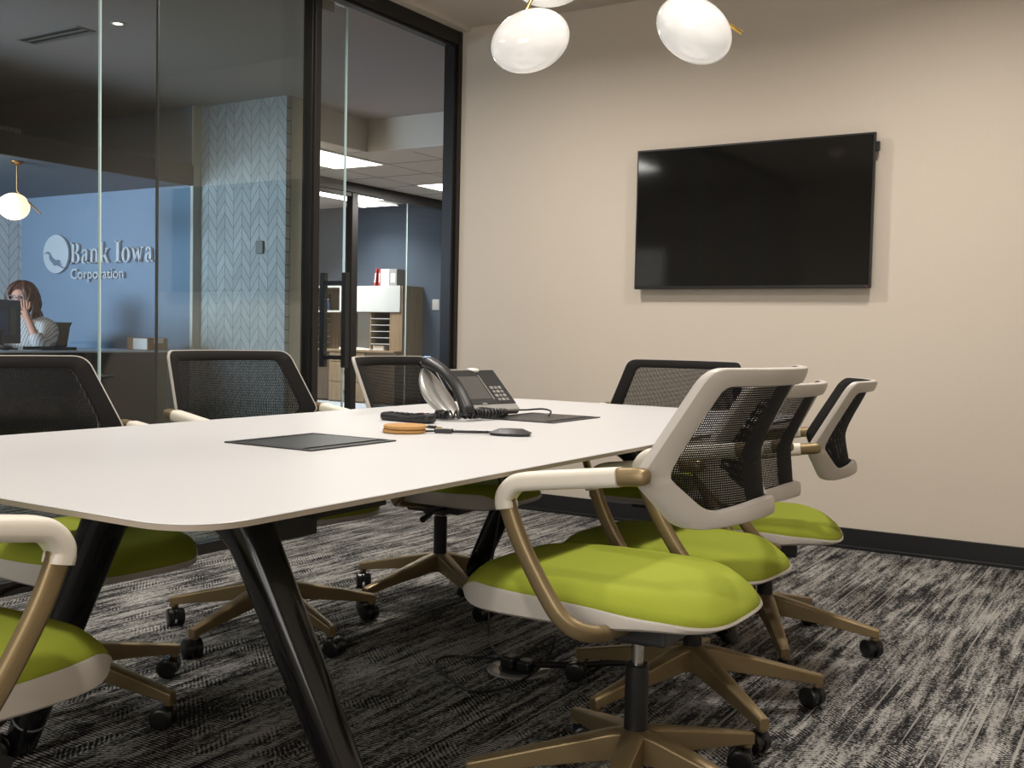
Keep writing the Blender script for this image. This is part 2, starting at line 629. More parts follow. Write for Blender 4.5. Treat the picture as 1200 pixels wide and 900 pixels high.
def rrect(w, h, r, seg=4):
    pts = []
    for (cx, cy, a0) in ((w / 2 - r, h / 2 - r, 0), (-w / 2 + r, h / 2 - r, 90), (-w / 2 + r, -h / 2 + r, 180), (w / 2 - r, -h / 2 + r, 270)):
        for k in range(seg + 1):
            a = R(a0 + 90 * k / seg)
            pts.append((cx + r * math.cos(a), cy + r * math.sin(a)))
    return pts


def smooth_path(pts, n=8, closed=False):
    """Catmull-Rom through points"""
    P = [Vector(p) for p in pts]
    out = []
    m = len(P)
    for i in range(m if closed else m - 1):
        p0 = P[(i - 1) % m] if closed or i > 0 else P[i]
        p1, p2 = P[i], P[(i + 1) % m]
        p3 = P[(i + 2) % m] if closed or i + 2 < m else p2
        for k in range(n):
            t = k / n
            out.append(0.5 * ((2 * p1) + (p2 - p0) * t + (2 * p0 - 5 * p1 + 4 * p2 - p3) * t * t + (-p0 + 3 * p1 - 3 * p2 + p3) * t ** 3))
    if not closed:
        out.append(P[-1])
    return out


def round_poly(pts, rad, seg=5):
    """round the corners of a closed polygon"""
    out = []
    n = len(pts)
    rads = rad if isinstance(rad, (list, tuple)) else [rad] * n
    for i in range(n):
        p, a, b = Vector(pts[i]), Vector(pts[i - 1]), Vector(pts[(i + 1) % n])
        da, db = (a - p), (b - p)
        r = min(rads[i], da.length * 0.49, db.length * 0.49)
        s, e = p + da.normalized() * r, p + db.normalized() * r
        for k in range(seg + 1):
            t = k / seg
            q = s * (1 - t) ** 2 + p * 2 * t * (1 - t) + e * t * t
            out.append((q.x, q.y))
    return out


def lerp(a, b, t):
    return a + (b - a) * t


def interp(x, tab):
    if x <= tab[0][0]:
        return tab[0][1]
    for (x0, y0), (x1, y1) in zip(tab, tab[1:]):
        if x <= x1:
            t = (x - x0) / (x1 - x0)
            t = t * t * (3 - 2 * t) * 0.5 + t * 0.5
            return y0 + (y1 - y0) * t
    return tab[-1][1]


# ------------------------------------------------------------------ the room
struct('floor', MB().box((-13.5, YR, -0.1), (XR, 13.0, 0.0)), M['carpet'], label='black and grey streaked carpet')
struct('ceiling', MB().box((-3.585, YR, ZC), (XR, YB, ZC + 0.1)), M['ceil'], label='dim beige meeting room ceiling')
struct('wall_back', MB().box((-3.66, YB, 0), (XR + 0.12, YB + 0.14, 2.95)), M['wall'], label='beige wall behind the television')
struct('wall_right', MB().box((XR, YR, 0), (XR + 0.12, YB, 2.95)), M['wall'])
wr = MB().box((-3.66, YR - 0.12, 0), (-2.05, YR, 2.95)).box((0.45, YR - 0.12, 0), (XR + 0.12, YR, 2.95)).box((-2.05, YR - 0.12, 0), (0.45, YR, 0.75)).box((-2.05, YR - 0.12, 2.15), (0.45, YR, 2.95))
struct('wall_rear', wr, M['wall'])
wf0 = MB()
for x in (-2.05, -0.825, 0.41):
    wf0.box((x, YR - 0.09, 0.75), (x + 0.04, YR - 0.05, 2.15))
wf0.box((-2.05, YR - 0.09, 0.75), (0.45, YR - 0.05, 0.79)).box((-2.05, YR - 0.09, 2.11), (0.45, YR - 0.05, 2.15))
struct('window_10', wf0, M['frame'])  # made-up window frame, added to hold the rear fill light
struct('baseboard_back', MB().box((-3.60, YB - 0.008, 0.0), (XR - 0.01, YB, 0.102)).box((-3.60, YB - 0.016, 0.0), (XR - 0.01, YB - 0.008, 0.018)), M['base'],
       bevel=0.003, label='black baseboard below the beige wall')
struct('trim_1', MB().box((-3.66, YR, 2.795), (-3.585, YB, 2.93)), M['ceil'])

# glass partition
fr = struct('window_1', MB(), M['frame']) if False else None
hdr = MB()
hdr.box((-3.73, YR, 2.715), (-3.645, YB, 2.795))
hdr.box((-3.715, YR, 2.700), (-3.66, YB, 2.715))
struct('trim_2', hdr, M['frame'], bevel=0.002, label='dark bronze head rail above the glass')
st = MB()
st.box((-3.725, 5.165, 0.0), (-3.655, 5.231, 2.715))
st.box((-3.655, 5.195, 0.0), (-3.64, 5.231, 2.795))
struct('trim_3', st, M['frame'], bevel=0.002, label='dark bronze upright against the beige wall')
struct('trim_4', MB().box((-3.70, 3.940, 0.04), (-3.618, 3.982, 2.715)).box((-3.685, 3.934, 0.04), (-3.635, 3.940, 2.715)), M['frame'], bevel=0.002,
       label='dark bronze upright beside the sliding glass door')
struct('trim_5', MB().box((-3.71, YR, 0.0), (-3.63, 3.978, 0.05)), M['frame'], label='dark bronze sill below the glass')
# fixed panes
EDGES = [YR, -0.2, 1.25, 2.742, 3.94]
for i in range(4):
    y0, y1 = EDGES[i] + 0.002, EDGES[i + 1] - 0.002
    g = struct('window_%d' % (i + 1), MB().box((XG - 0.006, y0, 0.05), (XG + 0.006, y1, 2.71)), M['glass'])
    e = MB()
    if i < 3:
        e.box((XG - 0.0062, y1 - 0.0035, 0.05), (XG + 0.0062, y1 + 0.0015, 2.71))
        e.build('polished_edge', M['glass_edge'], g, 0)
# sliding leaf standing open behind the fixed panes
XL = -3.735
leaf = struct('door_1', MB().box((XL - 0.006, 3.085, 0.02), (XL + 0.006, 4.30, 2.70)), M['glass'])
e = MB().box((XL - 0.0062, 4.2985, 0.02), (XL + 0.0062, 4.3035, 2.70))
e.build('leading_edge', M['glass_edge'], leaf, 0)
e = MB().box((XL - 0.0064, 3.08, 0.02), (XL + 0.0064, 3.0865, 2.70))
e.build('trailing_edge', M['black'], leaf, 0)
e = MB().box((XL + 0.0065, 4.10, 2.645), (XL + 0.012, 4.19, 2.70))
e.build('hanger_clip', M['grey'], leaf, 0)
hd = MB()
for xx in (XL + 0.080, XL - 0.070):
    hd.box((xx - 0.015, 4.210, 0.82), (xx + 0.015, 4.240, 1.315))
for zz in (0.872, 1.262):
    hd.box((XL - 0.070, 4.217, zz - 0.011), (XL + 0.080, 4.233, zz + 0.011))
hd.build('pull_handle', M['black'], leaf, 0, bevel=0.002)

# ------------------------------------------------------------------ corridor, reception, far office
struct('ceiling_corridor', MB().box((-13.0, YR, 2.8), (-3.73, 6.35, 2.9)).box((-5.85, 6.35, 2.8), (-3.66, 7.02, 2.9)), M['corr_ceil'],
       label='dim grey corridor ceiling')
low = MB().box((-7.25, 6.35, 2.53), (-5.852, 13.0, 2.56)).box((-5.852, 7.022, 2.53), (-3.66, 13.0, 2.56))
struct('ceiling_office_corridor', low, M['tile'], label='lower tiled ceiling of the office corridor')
# ceiling grid seams
gs = MB()
for k in range(11):
    y = 6.36 + 0.61 * k
    gs.box((-7.15, y, 2.5275), (-5.86 if y < 7.15 else -3.75, y + 0.006, 2.531))
for x in (-6.69, -6.08, -5.47, -4.86, -4.25):
    gs.box((x, 6.36 if x < -5.85 else 7.15, 2.5275), (x + 0.006, 12.9, 2.531))
struct('trim_6', gs, M['grey'])
bulk = MB().box((-5.97, 6.23, 2.535), (-5.85, 7.14, 2.9)).box((-5.85, 7.02, 2.535), (-3.66, 7.14, 2.9))
struct('wall_bulkhead', bulk, M['corr_wall'], label='beige drop at the end of the corridor ceiling')
struct('wall_corridor_side', MB().box((-3.74, 5.24, 0), (-3.66, 13.0, 2.9)), M['corr_wall'])
struct('wall_corridor_end', MB().box((-13.0, 13.0, 0), (-3.66, 13.1, 2.9)), M['corr_wall'])
struct('wall_chevron', MB().box((-6.735, 6.0, 0), (-5.80, 6.05, 2.8)), M['chev'], label='grey chevron tiled wall facing the corridor')
struct('wall_chevron_end', MB().box((-5.85, 6.05, 0), (-5.795, 6.23, 2.8)).box((-6.735, 6.05, 0), (-5.85, 6.23, 2.8)), M['corr_wall'])
struct('wall_reception_stub', MB().box((-6.76, 5.922, 0), (-6.735, 6.0, 2.8)), M['corr_wall'])
struct('trim_7', MB().box((-6.762, 5.914, 0), (-6.733, 5.922, 2.16)), M['wplastic'], label='pale corner trim at the end of the reception wall')
struct('wall_sign', MB().box((-9.03, 5.92, 0), (-6.76, 5.97, 2.8)), M['sign_wall'], label='blue grey reception wall with the silver sign')
struct('wall_reception_left', MB().box((-9.09, 0.5, 0), (-9.03, 5.97, 2.8)), M['chev_y'], label='pale chevron tiled wall at the left of reception')
rw = MB()
rw.box((-9.09, 0.40, 0), (-6.0, 0.5, 0.42)).box((-9.09, 0.40, 2.08), (-6.0, 0.5, 2.8)).box((-9.09, 0.40, 0.42), (-8.72, 0.5, 2.08)).box((-6.48, 0.40, 0.42), (-6.0, 0.5, 2.08))
struct('wall_reception_near', rw, M['corr_wall'])
wf = MB()
for x in (-8.72, -7.98, -7.24, -6.52):
    wf.box((x, 0.43, 0.42), (x + 0.04, 0.48, 2.08))
wf.box((-8.72, 0.43, 0.42), (-6.48, 0.48, 0.46)).box((-8.72, 0.43, 2.04), (-6.48, 0.48, 2.08))
struct('window_6', wf, M['frame'])
# dropped cloud over the reception desk
struct('ceiling_reception', MB().box((-9.03, 0.5, 2.165), (-6.76, 5.92, 2.30)), M['cloud'], label='blue dropped ceiling above the reception desk')
struct('trim_8', MB().box((-6.76, 0.5, 2.155), (-6.73, 5.914, 2.315)), M['cloud_edge'], label='dark fascia edge of the dropped reception ceiling')

# far office
gz = MB()
gz.box((-7.25, 6.23, 2.43), (-7.15, 13.0, 2.53))
gz.box((-7.24, 8.37, 0), (-7.16, 8.46, 2.43))
gz.box((-7.24, 6.23, 2.39), (-7.17, 8.37, 2.43))
gz.box((-7.24, 6.23, 0), (-7.16, 6.31, 2.43))
struct('trim_9', gz, M['frame'], bevel=0.003, label='dark frame of the far office glazing')
for i, (y0, y1) in enumerate(((8.46, 9.33), (9.335, 10.6), (10.605, 12.95))):
    g = struct('window_%d' % (7 + i), MB().box((-7.206, y0, 0), (-7.194, y1, 2.43)), M['glass_far'])
    MB().box((-7.2065, y1 - 0.004, 0), (-7.1935, y1 + 0.004, 2.43)).build('polished_edge', M['glass_edge'], g, 0)
struct('ceiling_office', MB().box((-13.0, 6.35, 2.85), (-7.25, 13.0, 2.9)), M['tile'], label='pale ceiling of the far office')
struct('wall_office_back', MB().box((-13.0, 12.1, 0), (-7.25, 12.2, 2.85)), M['office_blue'], label='slate blue wall of the far office')
struct('wall_office_left', MB().box((-13.1, 6.3, 0), (-13.0, 12.1, 2.85)), M['office_blue'])
struct('wall_office_near', MB().box((-13.0, 6.24, 0), (-7.25, 6.34, 2.85)), M['corr_wall'])
struct('wall_outer', MB().box((-13.1, YR, 0), (-13.0, 6.3, 2.85)), M['corr_wall'])
struct('wall_corridor_near', MB().box((-13.0, YR - 0.12, 0), (-3.66, YR, 2.85)), M['corr_wall'])
struct('floor_office', MB().box((-12.9, 6.35, 0.0), (-7.25, 12.1, 0.006)), mat('grey_blue_carpet', (0.30, 0.34, 0.40), 0.95, noise=0.15, nscale=80),
       label='grey blue carpet of the far office')

# lit panels: one thing each
LBL = {0: 'large lit ceiling panel in the office corridor, nearest the bronze upright', 1: 'lit ceiling panel far down the office corridor beside the door opening',
       2: 'lit corridor ceiling panel out past the meeting room wall', 3: 'lit ceiling panel in the far office above the white cabinet door',
       4: 'lit ceiling panel in the far office seen through its glass door', 5: 'lit corridor ceiling panel mirrored small in the television screen'}
for i, (lx, ly, lz, k) in enumerate(PANELS):
    t = thing('ceiling_light_panel', LBL[i], 'ceiling light', (lx, ly, lz), 0, 'lit ceiling panels beyond the glass')
    MB().box((-0.30, -0.60, -0.012), (-0.28, 0.60, 0.0)).box((0.28, -0.60, -0.012), (0.30, 0.60, 0.0)).box((-0.28, -0.60, -0.012), (0.28, -0.58, 0.0)).box((-0.28, 0.58, -0.012), (0.28, 0.60, 0.0)).build('frame', M['trimw'], t, 0)
    MB().box((-0.28, -0.58, -0.009), (0.28, 0.58, -0.001)).build('diffuser', M['panel'], t, 0)
# corridor spots and vent
for (x, y, l) in ((-5.355, 4.129, 'small lit downlight in the corridor ceiling right of the air vent'), (-5.42, 5.85, 'small lit downlight in the corridor ceiling beside the bronze upright')):
    t = thing('recessed_downlight', l, 'ceiling light', (x, y, 2.8), 0, 'corridor downlights')
    MB().lathe([(0.028, -0.001), (0.042, -0.001), (0.044, -0.004), (0.028, -0.006)], 20, caps=False).build('trim_ring', M['trimw'], t)
    MB().lathe([(0.001, -0.004), (0.028, -0.004)], 20, caps=False).build('lens', M['spot'], t)
t = thing('ceiling_vent', 'dark slotted air vent in the corridor ceiling', 'vent', (-5.92, 4.11, 2.8), R(90))
MB().box((-0.065, -0.30, -0.008), (-0.052, 0.30, 0)).box((0.052, -0.30, -0.008), (0.065, 0.30, 0)).box((-0.052, -0.30, -0.008), (0.052, -0.287, 0)).box((-0.052, 0.287, -0.008), (0.052, 0.30, 0)).box((-0.006, -0.287, -0.008), (0.006, 0.287, 0)).build('frame', M['grey'], t, 0)
for xa in (-0.052, 0.006):
    MB().box((xa, -0.287, -0.003), (xa + 0.046, 0.287, -0.001)).build('slot', M['black_soft'], t, 0)
# meeting room downlights (out of the frame; they throw the room's light)
for i, (lx, ly, p) in enumerate(DOWNLIGHTS):
    t = thing('recessed_downlight', 'round recessed downlight in the meeting room ceiling', 'ceiling light', (lx, ly, ZC), 0, 'meeting room downlights')
    MB().lathe([(0.056, -0.001), (0.08, -0.001), (0.084, -0.006), (0.06, -0.03), (0.056, -0.03)], 24, caps=False).build('trim_ring', M['trimw'], t)
    MB().lathe([(0.001, -0.012), (0.056, -0.012)], 24, caps=False).build('lens', M['spot'], t)
o = MB().box((-6.095, 5.975, 1.60), (-6.02, 5.999, 1.70)).build('wall_thermostat', M['grey'], None, 0, bevel=0.006)
tag(o, 'small grey thermostat on the chevron tiled wall', 'thermostat')
# ------------------------------------------------------------------ conference table
TX0, TX1, TY0, TY1, TZ = -2.405, -1.103, 0.972, 3.83, 0.74
table = thing('conference_table', 'long white conference table on splayed polished black legs', 'table', (-1.754, 2.40, 0))
ox, oy = -1.754, 2.40
outl = round_poly([(TX1, TY0), (TX1, TY1), (TX0, TY1), (TX0, TY0)], 0.12, 10)


def ring_z(pts, z, inset=0.0):
    out = []
    for (x, y) in pts:
        cx, cy = ox, oy
        dx, dy = x - cx, y - cy
        hx, hy = (TX1 - TX0) / 2, (TY1 - TY0) / 2
        out.append((dx * (hx - inset) / hx, dy * (hy - inset) / hy, z))
    return out


MB().loops([ring_z(outl, 0.7385, 0), ring_z(outl, 0.74, 0.0015)], cap0=True, cap1=True).build('tabletop', M['top_white'], table, 30)
MB().loops([ring_z(outl, 0.7285, 0.006), ring_z(outl, 0.7295, 0.001), ring_z(outl, 0.738, 0.0003)], cap0=True, cap1=True).build('edge_band', M['top_edge'], table, 30)
cx, cy = 0.0, 0.0
FEET = {(-1, -1): (-0.506, -0.92), (1, -1): (0.524, -0.872), (1, 1): (0.534, 0.965), (-1, 1): (-0.512, 0.948)}
for (sx, sy), (fx, fy) in FEET.items():
    T = Vector((0.150 * sx, 0.90 * sy, 0.727))
    F = Vector((fx, fy, 0.028))
    rows = []
    n = 26
    for i in range(n + 1):
        s = i / n
        p = T.lerp(F, s)
        ax = (F - T).normalized()
        side = Vector((0, 1, 0)).cross(ax)
        side = (side - Vector((0, side.y, 0))).normalized()
        if side.x * sx > 0:
            side = -side            # points to the table's middle
        fl = 0.14 * max(0.0, 1 - s / 0.24) ** 2.2
        half = lerp(0.049, 0.036, min(1, s * 1.05)) + fl / 2
        depth = lerp(0.050, 0.034, s)
        c = p + side * (fl / 2)
        ring = []
        for k in range(20):
            a = 2 * PI * k / 20
            ca, sa = math.cos(a), math.sin(a)
            ring.append(c + side * (half * math.copysign(abs(ca) ** 0.8, ca)) + Vector((0, 1, 0)) * (depth * math.copysign(abs(sa) ** 0.9, sa)))
        if i == 0:
            ring = [Vector((q.x, q.y, 0.7275)) for q in ring]
        rows.append(ring)
    leg = MB().loops(rows, cap0=True, cap1=True).build('leg', M['gloss_black'], table, 50)
    ax = (F - T).normalized()
    for nm, m_, s0, s1, g in (('glide_ring', M['silver'], 0.915, 0.922, 1.05), ('foot', M['black'], 0.95, 1.035, 0.985)):
        rr = []
        for s in (s0, s1):
            p = T.lerp(F, s)
            side = Vector((0, 1, 0)).cross(ax).normalized()
            half, depth = lerp(0.049, 0.036, min(1, s * 1.05)) * g, lerp(0.050, 0.034, s) * g
            ring = [p + side * (half * math.cos(2 * PI * k / 20)) + Vector((0, 1, 0)) * (depth * math.sin(2 * PI * k / 20)) for k in range(20)]
            if s > 1:
                ring = [Vector((q.x, q.y, max(0.001, min(q.z, 0.006)))) for q in ring]
            rr.append(ring)
        MB().loops(rr, cap0=True, cap1=True).build(nm, m_, leg, 50)
rail = MB()
for sx in (-1, 1):
    rail.box((sx * 0.16 - 0.02, -0.92, 0.69), (sx * 0.16 + 0.02, 0.92, 0.728))
for sy in (-1, 1):
    rail.box((-0.20, sy * 0.9 - 0.045, 0.695), (0.20, sy * 0.9 + 0.045, 0.728))
rail.build('under_rail', M['gloss_black'], table, 0, bevel=0.004)
for xx in (-0.45, 0.42):
    MB().box((xx, -0.5, 0.70), (xx + 0.03, 0.5, 0.728)).build('stiffener_bar', M['black'], table, 0)


# ------------------------------------------------------------------ swivel chairs
def back_loop(pts, rads, sub=5):
    rp = round_poly(pts, rads, 6)
    n = len(pts)
    out = []
    for i in range(n):
        arc = rp[i * 7:(i + 1) * 7]
        nxt = rp[((i + 1) * 7) % len(rp)]
        out += arc
        a, b = arc[-1], nxt
        for k in range(1, sub):
            t = k / sub
            out.append((lerp(a[0], b[0], t), lerp(a[1], b[1], t)))
    return out


def lin(x, tab):
    if x <= tab[0][0]:
        return tab[0][1]
    for (x0, y0), (x1, y1) in zip(tab, tab[1:]):
        if x <= x1:
            return lerp(y0, y1, (x - x0) / (x1 - x0))
    return tab[-1][1]


def back_y(x, z):
    w = lin(z, [(0.60, 0.165), (0.715, 0.29), (0.93, 0.243)])
    c = interp(z, [(0.60, -0.264), (0.75, -0.238), (0.93, -0.312)])
    e = lin(z, [(0.60, -0.172), (0.718, -0.108), (0.93, -0.236)])
    return c + (e - c) * min(1.15, abs(x) / w) ** 2.0


OUT = back_loop([(0.0, 0.636), (0.184, 0.613), (0.288, 0.718), (0.247, 0.928), (-0.247, 0.928), (-0.288, 0.718), (-0.184, 0.613)], [0.12, 0.040, 0.020, 0.032, 0.032, 0.020, 0.040])
INN = back_loop([(0.0, 0.674), (0.158, 0.652), (0.240, 0.722), (0.207, 0.892), (-0.207, 0.892), (-0.240, 0.722), (-0.158, 0.652)], [0.10, 0.030, 0.018, 0.020, 0.020, 0.018, 0.030])




def P3(p, off, k=1.0):
    x, z = p
    return (x, back_y(x, z) + off, z)


def mixl(a, b, t):
    return [(lerp(p[0], q[0], t), lerp(p[1], q[1], t)) for p, q in zip(a, b)]


def seat_plan(k, n=64):
    a, yc, b, ex = 0.226, 0.070, 0.306, 3.4
    pts = []
    for i in range(n):
        t = 2 * PI * i / n
        c, s = math.cos(t), math.sin(t)
        x = a * math.copysign(abs(c) ** (2 / ex), c)
        y = yc + b * math.copysign(abs(s) ** (2 / ex), s)
        x *= lerp(1.0, 0.96, max(0, (y - yc) / b))
        pts.append((x * k, yc + (y - yc) * k))
    return pts


def rim_z(y):
    return interp(y, [(-0.24, 0.424), (-0.13, 0.439), (0.04, 0.452), (0.375, 0.455)])


def top_z(y):
    return interp(y, [(-0.24, 0.466), (-0.10, 0.490), (0.10, 0.491), (0.29, 0.487), (0.375, 0.470)])


def front_f(x, y):
    t = min(1.0, max(0.0, (y - 0.28) / 0.08))
    return t * t * (3 - 2 * t) * max(0.0, 1 - (abs(x) / 0.222) ** 8)


def side_h(y):
    return interp(y, [(-0.24, 0.005), (-0.12, 0.015), (0.02, 0.038), (0.375, 0.053)])


def make_chair():
    ch = thing('swivel_chair', 'x', 'chair', (0, 0, 0), 0, 'swivel chairs round the conference table')
    # upper half
    g = [(1.0, 0.0), (0.994, 0.20), (0.965, 0.45), (0.90, 0.76), (0.855, 0.93), (0.82, 0.985), (0.72, 1.0), (0.45, 1.0), (0.15, 1.0)]
    rim = lambda x, y: rim_z(y) - 0.030 * front_f(x, y)
    sdh = lambda x, y: lerp(side_h(y), 0.010, front_f(x, y))
    rings = [[(x, y, rim(x, y) + (top_z(y) - rim(x, y)) * q) for x, y in seat_plan(k)] for k, q in g]
    base_r = [(x, y, rim(x, y) - 0.008) for x, y in seat_plan(0.985)]
    MB().loops([base_r] + rings, cap0=True, cap1=True).build('seat_cushion', M['green'], ch, 60)
    sh = [[(x, y, rim(x, y) - 0.004) for x, y in seat_plan(0.97)],
          [(x, y, rim(x, y) + 0.003) for x, y in seat_plan(1.008)],
          [(x, y, rim(x, y) - 0.002) for x, y in seat_plan(1.016)],
          [(x, y, rim(x, y) - sdh(x, y)) for x, y in seat_plan(1.006)],
          [(x, y, rim(x, y) - sdh(x, y) - 0.006) for x, y in seat_plan(0.97)],
          [(x, y, min(rim(x, y) - sdh(x, y) - 0.012, 0.407)) for x, y in seat_plan(0.80)],
          [(x, y, 0.392) for x, y in seat_plan(0.45)]]
    MB().loops(sh, cap0=True, cap1=True).build('seat_shell', M['wplastic'], ch, 40)
    mec = MB().box((-0.085, -0.10, 0.352), (0.085, 0.13, 0.394)).box((-0.05, -0.05, 0.338), (0.05, 0.05, 0.352))
    mec.build('tilt_mechanism', M['charcoal'], ch, 0, bevel=0.012, bseg=3)
    lv = MB().tube([(0.08, 0.07, 0.372), (0.17, 0.08, 0.374), (0.215, 0.085, 0.368)], 0.006, 8)
    lv.tube([(0.21, 0.085, 0.369), (0.265, 0.09, 0.360)], [0.010, 0.012], 8)
    lv.build('height_lever', M['black'], ch, 50)
    # back
    fr_ = [[P3(p, -0.001) for p in OUT], [P3(p, -0.004) for p in mixl(OUT, INN, 0.5)], [P3(p, -0.004) for p in INN],
           [P3(p, -0.018) for p in mixl(INN, OUT, 0.05)], [P3(p, -0.020) for p in mixl(OUT, INN, 0.66)], [P3(p, -0.020) for p in mixl(OUT, INN, 0.30)], [P3(p, -0.017) for p in mixl(OUT, INN, 0.05)],
           [P3(p, -0.011) for p in OUT]]
    fr_.append(fr_[0])
    MB().loops(fr_).build('back_frame', M['wplastic'], ch, 28, bevel=0.002)
    bo = mixl(OUT, INN, 0.07)
    bd = [[P3(p, 0.0) for p in bo], [P3(p, 0.004) for p in mixl(OUT, INN, 0.14)], [P3(p, 0.004) for p in mixl(OUT, INN, 0.9)], [P3(p, 0.001) for p in INN], [P3(p, -0.003) for p in INN]]
    MB().loops(bd).build('back_border', M['mesh_edge'], ch, 45)
    zc = 0.775
    rr = []
    for t in (1.02, 0.9, 0.78, 0.66, 0.54, 0.42, 0.3, 0.18, 0.06):
        rr.append([P3((p[0] * t, zc + (p[1] - zc) * t), 0.0015) for p in INN])
    MB().loops(rr, cap1=True).build('back_mesh', M['mesh'], ch, 60)
    # arms
    for s in (-1, 1):
        X = 0.303 * s
        pth = smooth_path([(X, -0.135, 0.7275), (X, -0.10, 0.7245), (X, 0.0, 0.7105), (X, 0.085, 0.6995), (X, 0.128, 0.690), (X, 0.146, 0.664), (X, 0.134, 0.622),
                           (X, 0.104, 0.562), (X, 0.056, 0.488), (X * 0.995, 0.018, 0.442), (X * 0.93, -0.018, 0.418), (X * 0.72, -0.035, 0.405), (X * 0.42, -0.02, 0.392), (X * 0.22, -0.01, 0.380)], 6)
        sec = rrect(0.024, 0.034, 0.009, 3)
        a = MB().sweep(pth, sec)
        a.build('arm_loop', M['gold'], ch, 50)
        pp = smooth_path([(X, -0.098, 0.7245), (X, 0.0, 0.7120), (X, 0.080, 0.7015), (X, 0.124, 0.692), (X, 0.1475, 0.666), (X, 0.1455, 0.642)], 6)
        m_ = len(pp)
        secs = []
        for i in range(m_):
            f_ = i / (m_ - 1)
            w_ = lerp(0.046, 0.040, max(0, f_ - 0.55) / 0.45)
            secs.append(rrect(w_, 0.036 if f_ < 0.9 else 0.038, 0.012, 3))
        MB().sweep(pp, secs).build('arm_pad', M['wpad'], ch, 50)
        kp = smooth_path([(X, -0.096, 0.7248), (X, -0.13, 0.7275), (X, -0.156, 0.7295)], 5)
        ks = [rrect(0.034 * q, 0.033 * q, 0.011 * q, 3) for q in (1, 1, 1, 1, 1, 1, 0.99, 0.95, 0.88, 0.74, 0.45)]
        MB().sweep(kp, ks).build('pivot_cap', M['gold'], ch, 50)
    MB().lathe([(0.0135, 0.27), (0.0135, 0.345)], 16).build('gas_piston', M['chrome'], ch, 40)
    # lower half
    MB().lathe([(0.024, 0.16), (0.0255, 0.17), (0.0255, 0.312), (0.022, 0.315), (0.0138, 0.315)], 20).build('column_cover', M['black'], ch, 40)
    bs = MB()
    bs.lathe([(0.030, 0.105), (0.040, 0.112), (0.040, 0.150), (0.033, 0.172), (0.026, 0.174)], 20)
    for k in range(5):
        m_ = Matrix.Rotation(R(72 * k), 4, 'Z')
        rows = []
        for (r_, zt_, zb_, hw) in ((0.018, 0.174, 0.108, 0.026), (0.06, 0.168, 0.110, 0.025), (0.20, 0.134, 0.092, 0.0195), (0.345, 0.098, 0.070, 0.0145), (0.362, 0.094, 0.066, 0.0135)):
            rows.append([m_ @ Vector(q) for q in ((r_, -hw, zb_), (r_, hw, zb_), (r_, hw, zt_ - 0.004), (r_, hw * 0.62, zt_), (r_, -hw * 0.62, zt_), (r_, -hw, zt_ - 0.004))])
        bs.loops(rows, cap0=True, cap1=True)
        bs.lathe([(0.010, 0.058), (0.0125, 0.060), (0.0125, 0.075)], 12, m_ @ Matrix.Translation((0.350, 0, 0)))
    base = bs.build('five_star_base', M['gold'], ch, 35, bevel=0.002)
    rot = [40, 160, -70, 15, 110]
    cw = MB()
    for s in (-1, 1):
        mm = Matrix.Translation((s * 0.0165, 0.016, 0.0295)) @ Matrix.Rotation(R(90), 4, 'Y')
        cw.lathe([(0.002, -0.0125), (0.018, -0.012), (0.025, -0.011), (0.0285, -0.008), (0.0285, 0.008), (0.025, 0.011), (0.018, 0.012), (0.002, 0.0125)], 24, mm)
    hood = []
    for i in range(9):
        a = R(-10 + 200 * i / 8)
        hood.append([(x, 0.016 + 0.0215 * math.cos(a), 0.031 + 0.0215 * math.sin(a)) for x in (-0.0048, 0.0048)])
    hb = [(0.016 + 0.024 * math.cos(R(-10 + 200 * i / 8)), 0.031 + 0.027 * math.sin(R(-10 + 200 * i / 8))) for i in range(9)]
    cw.prism(hb, -0.005, 0.005, lambda u, v, d: (d, u, v))
    cw.lathe([(0.011, 0.040), (0.011, 0.060)], 12)
    cdata = cw.data('caster', M['caster'], 40)
    for k in range(5):
        a = R(72 * k)
        c = bpy.data.objects.new('caster', cdata)
        COL.objects.link(c)
        c.parent = base
        c.location = (0.350 * math.cos(a), 0.350 * math.sin(a), 0)
        c.rotation_euler = (0, 0, a + R(rot[k]))
    return ch


UPPER = ('seat_', 'tilt_', 'height_', 'back_', 'arm_', 'pivot_', 'gas_')
# x, y, facing (world deg), base angle, height offset, label
CHAIRS = [
    (-0.938, 2.042, 179.6, 66.8, 0.030, 'green swivel chair in the right foreground, nearest of the row of three'),
    (-1.077, 2.699, 177.1, 33.2, -0.024, 'green swivel chair in the middle of the right row, between two others'),
    (-1.105, 3.393, 196.7, 10.5, -0.038, 'green swivel chair by the beige wall, back seen edge-on, farthest of the right row'),
    (-1.704, 3.905, 275.3, 20.0, -0.010, 'swivel chair at the far head of the table in front of the beige wall'),
    (-2.333, 3.262, 3.5, -174.5, -0.012, 'swivel chair on the glass side of the table behind the desk phone'),
    (-2.520, 2.560, -7.4, -158.5, 0.008, 'swivel chair on the glass side before the chevron tiled wall, middle of that row'),
    (-2.448, 1.711, -0.9, 84.0, -0.004, 'swivel chair at the left picture edge, facing us from behind the table'),
    (-1.632, 0.782, 90.0, 30.0, 0.030, 'swivel chair cut off at the lower left corner, only arm and seat front in view'),
]
proto = make_chair()
for i, (x, y, fa, ba, dz, lab) in enumerate(CHAIRS):
    o = proto if i == len(CHAIRS) - 1 else copy_tree(proto)
    o.location = (x, y, 0)
    o.rotation_euler = (0, 0, R(fa - 90))
    o['label'] = lab
    for c in o.children:
        nm = c.name.split('.')[0]
        if nm.startswith(UPPER):
            c.location = (0, 0, dz)
        elif nm.startswith('five_star'):
            c.rotation_euler = (0, 0, R(ba - (fa - 90)))
# ------------------------------------------------------------------ television
YT = 5.165
tv = thing('wall_television', 'large black flat television mounted on the beige wall', 'television', (-1.834, YB, 1.267))
W2, HT = 0.616, 0.734


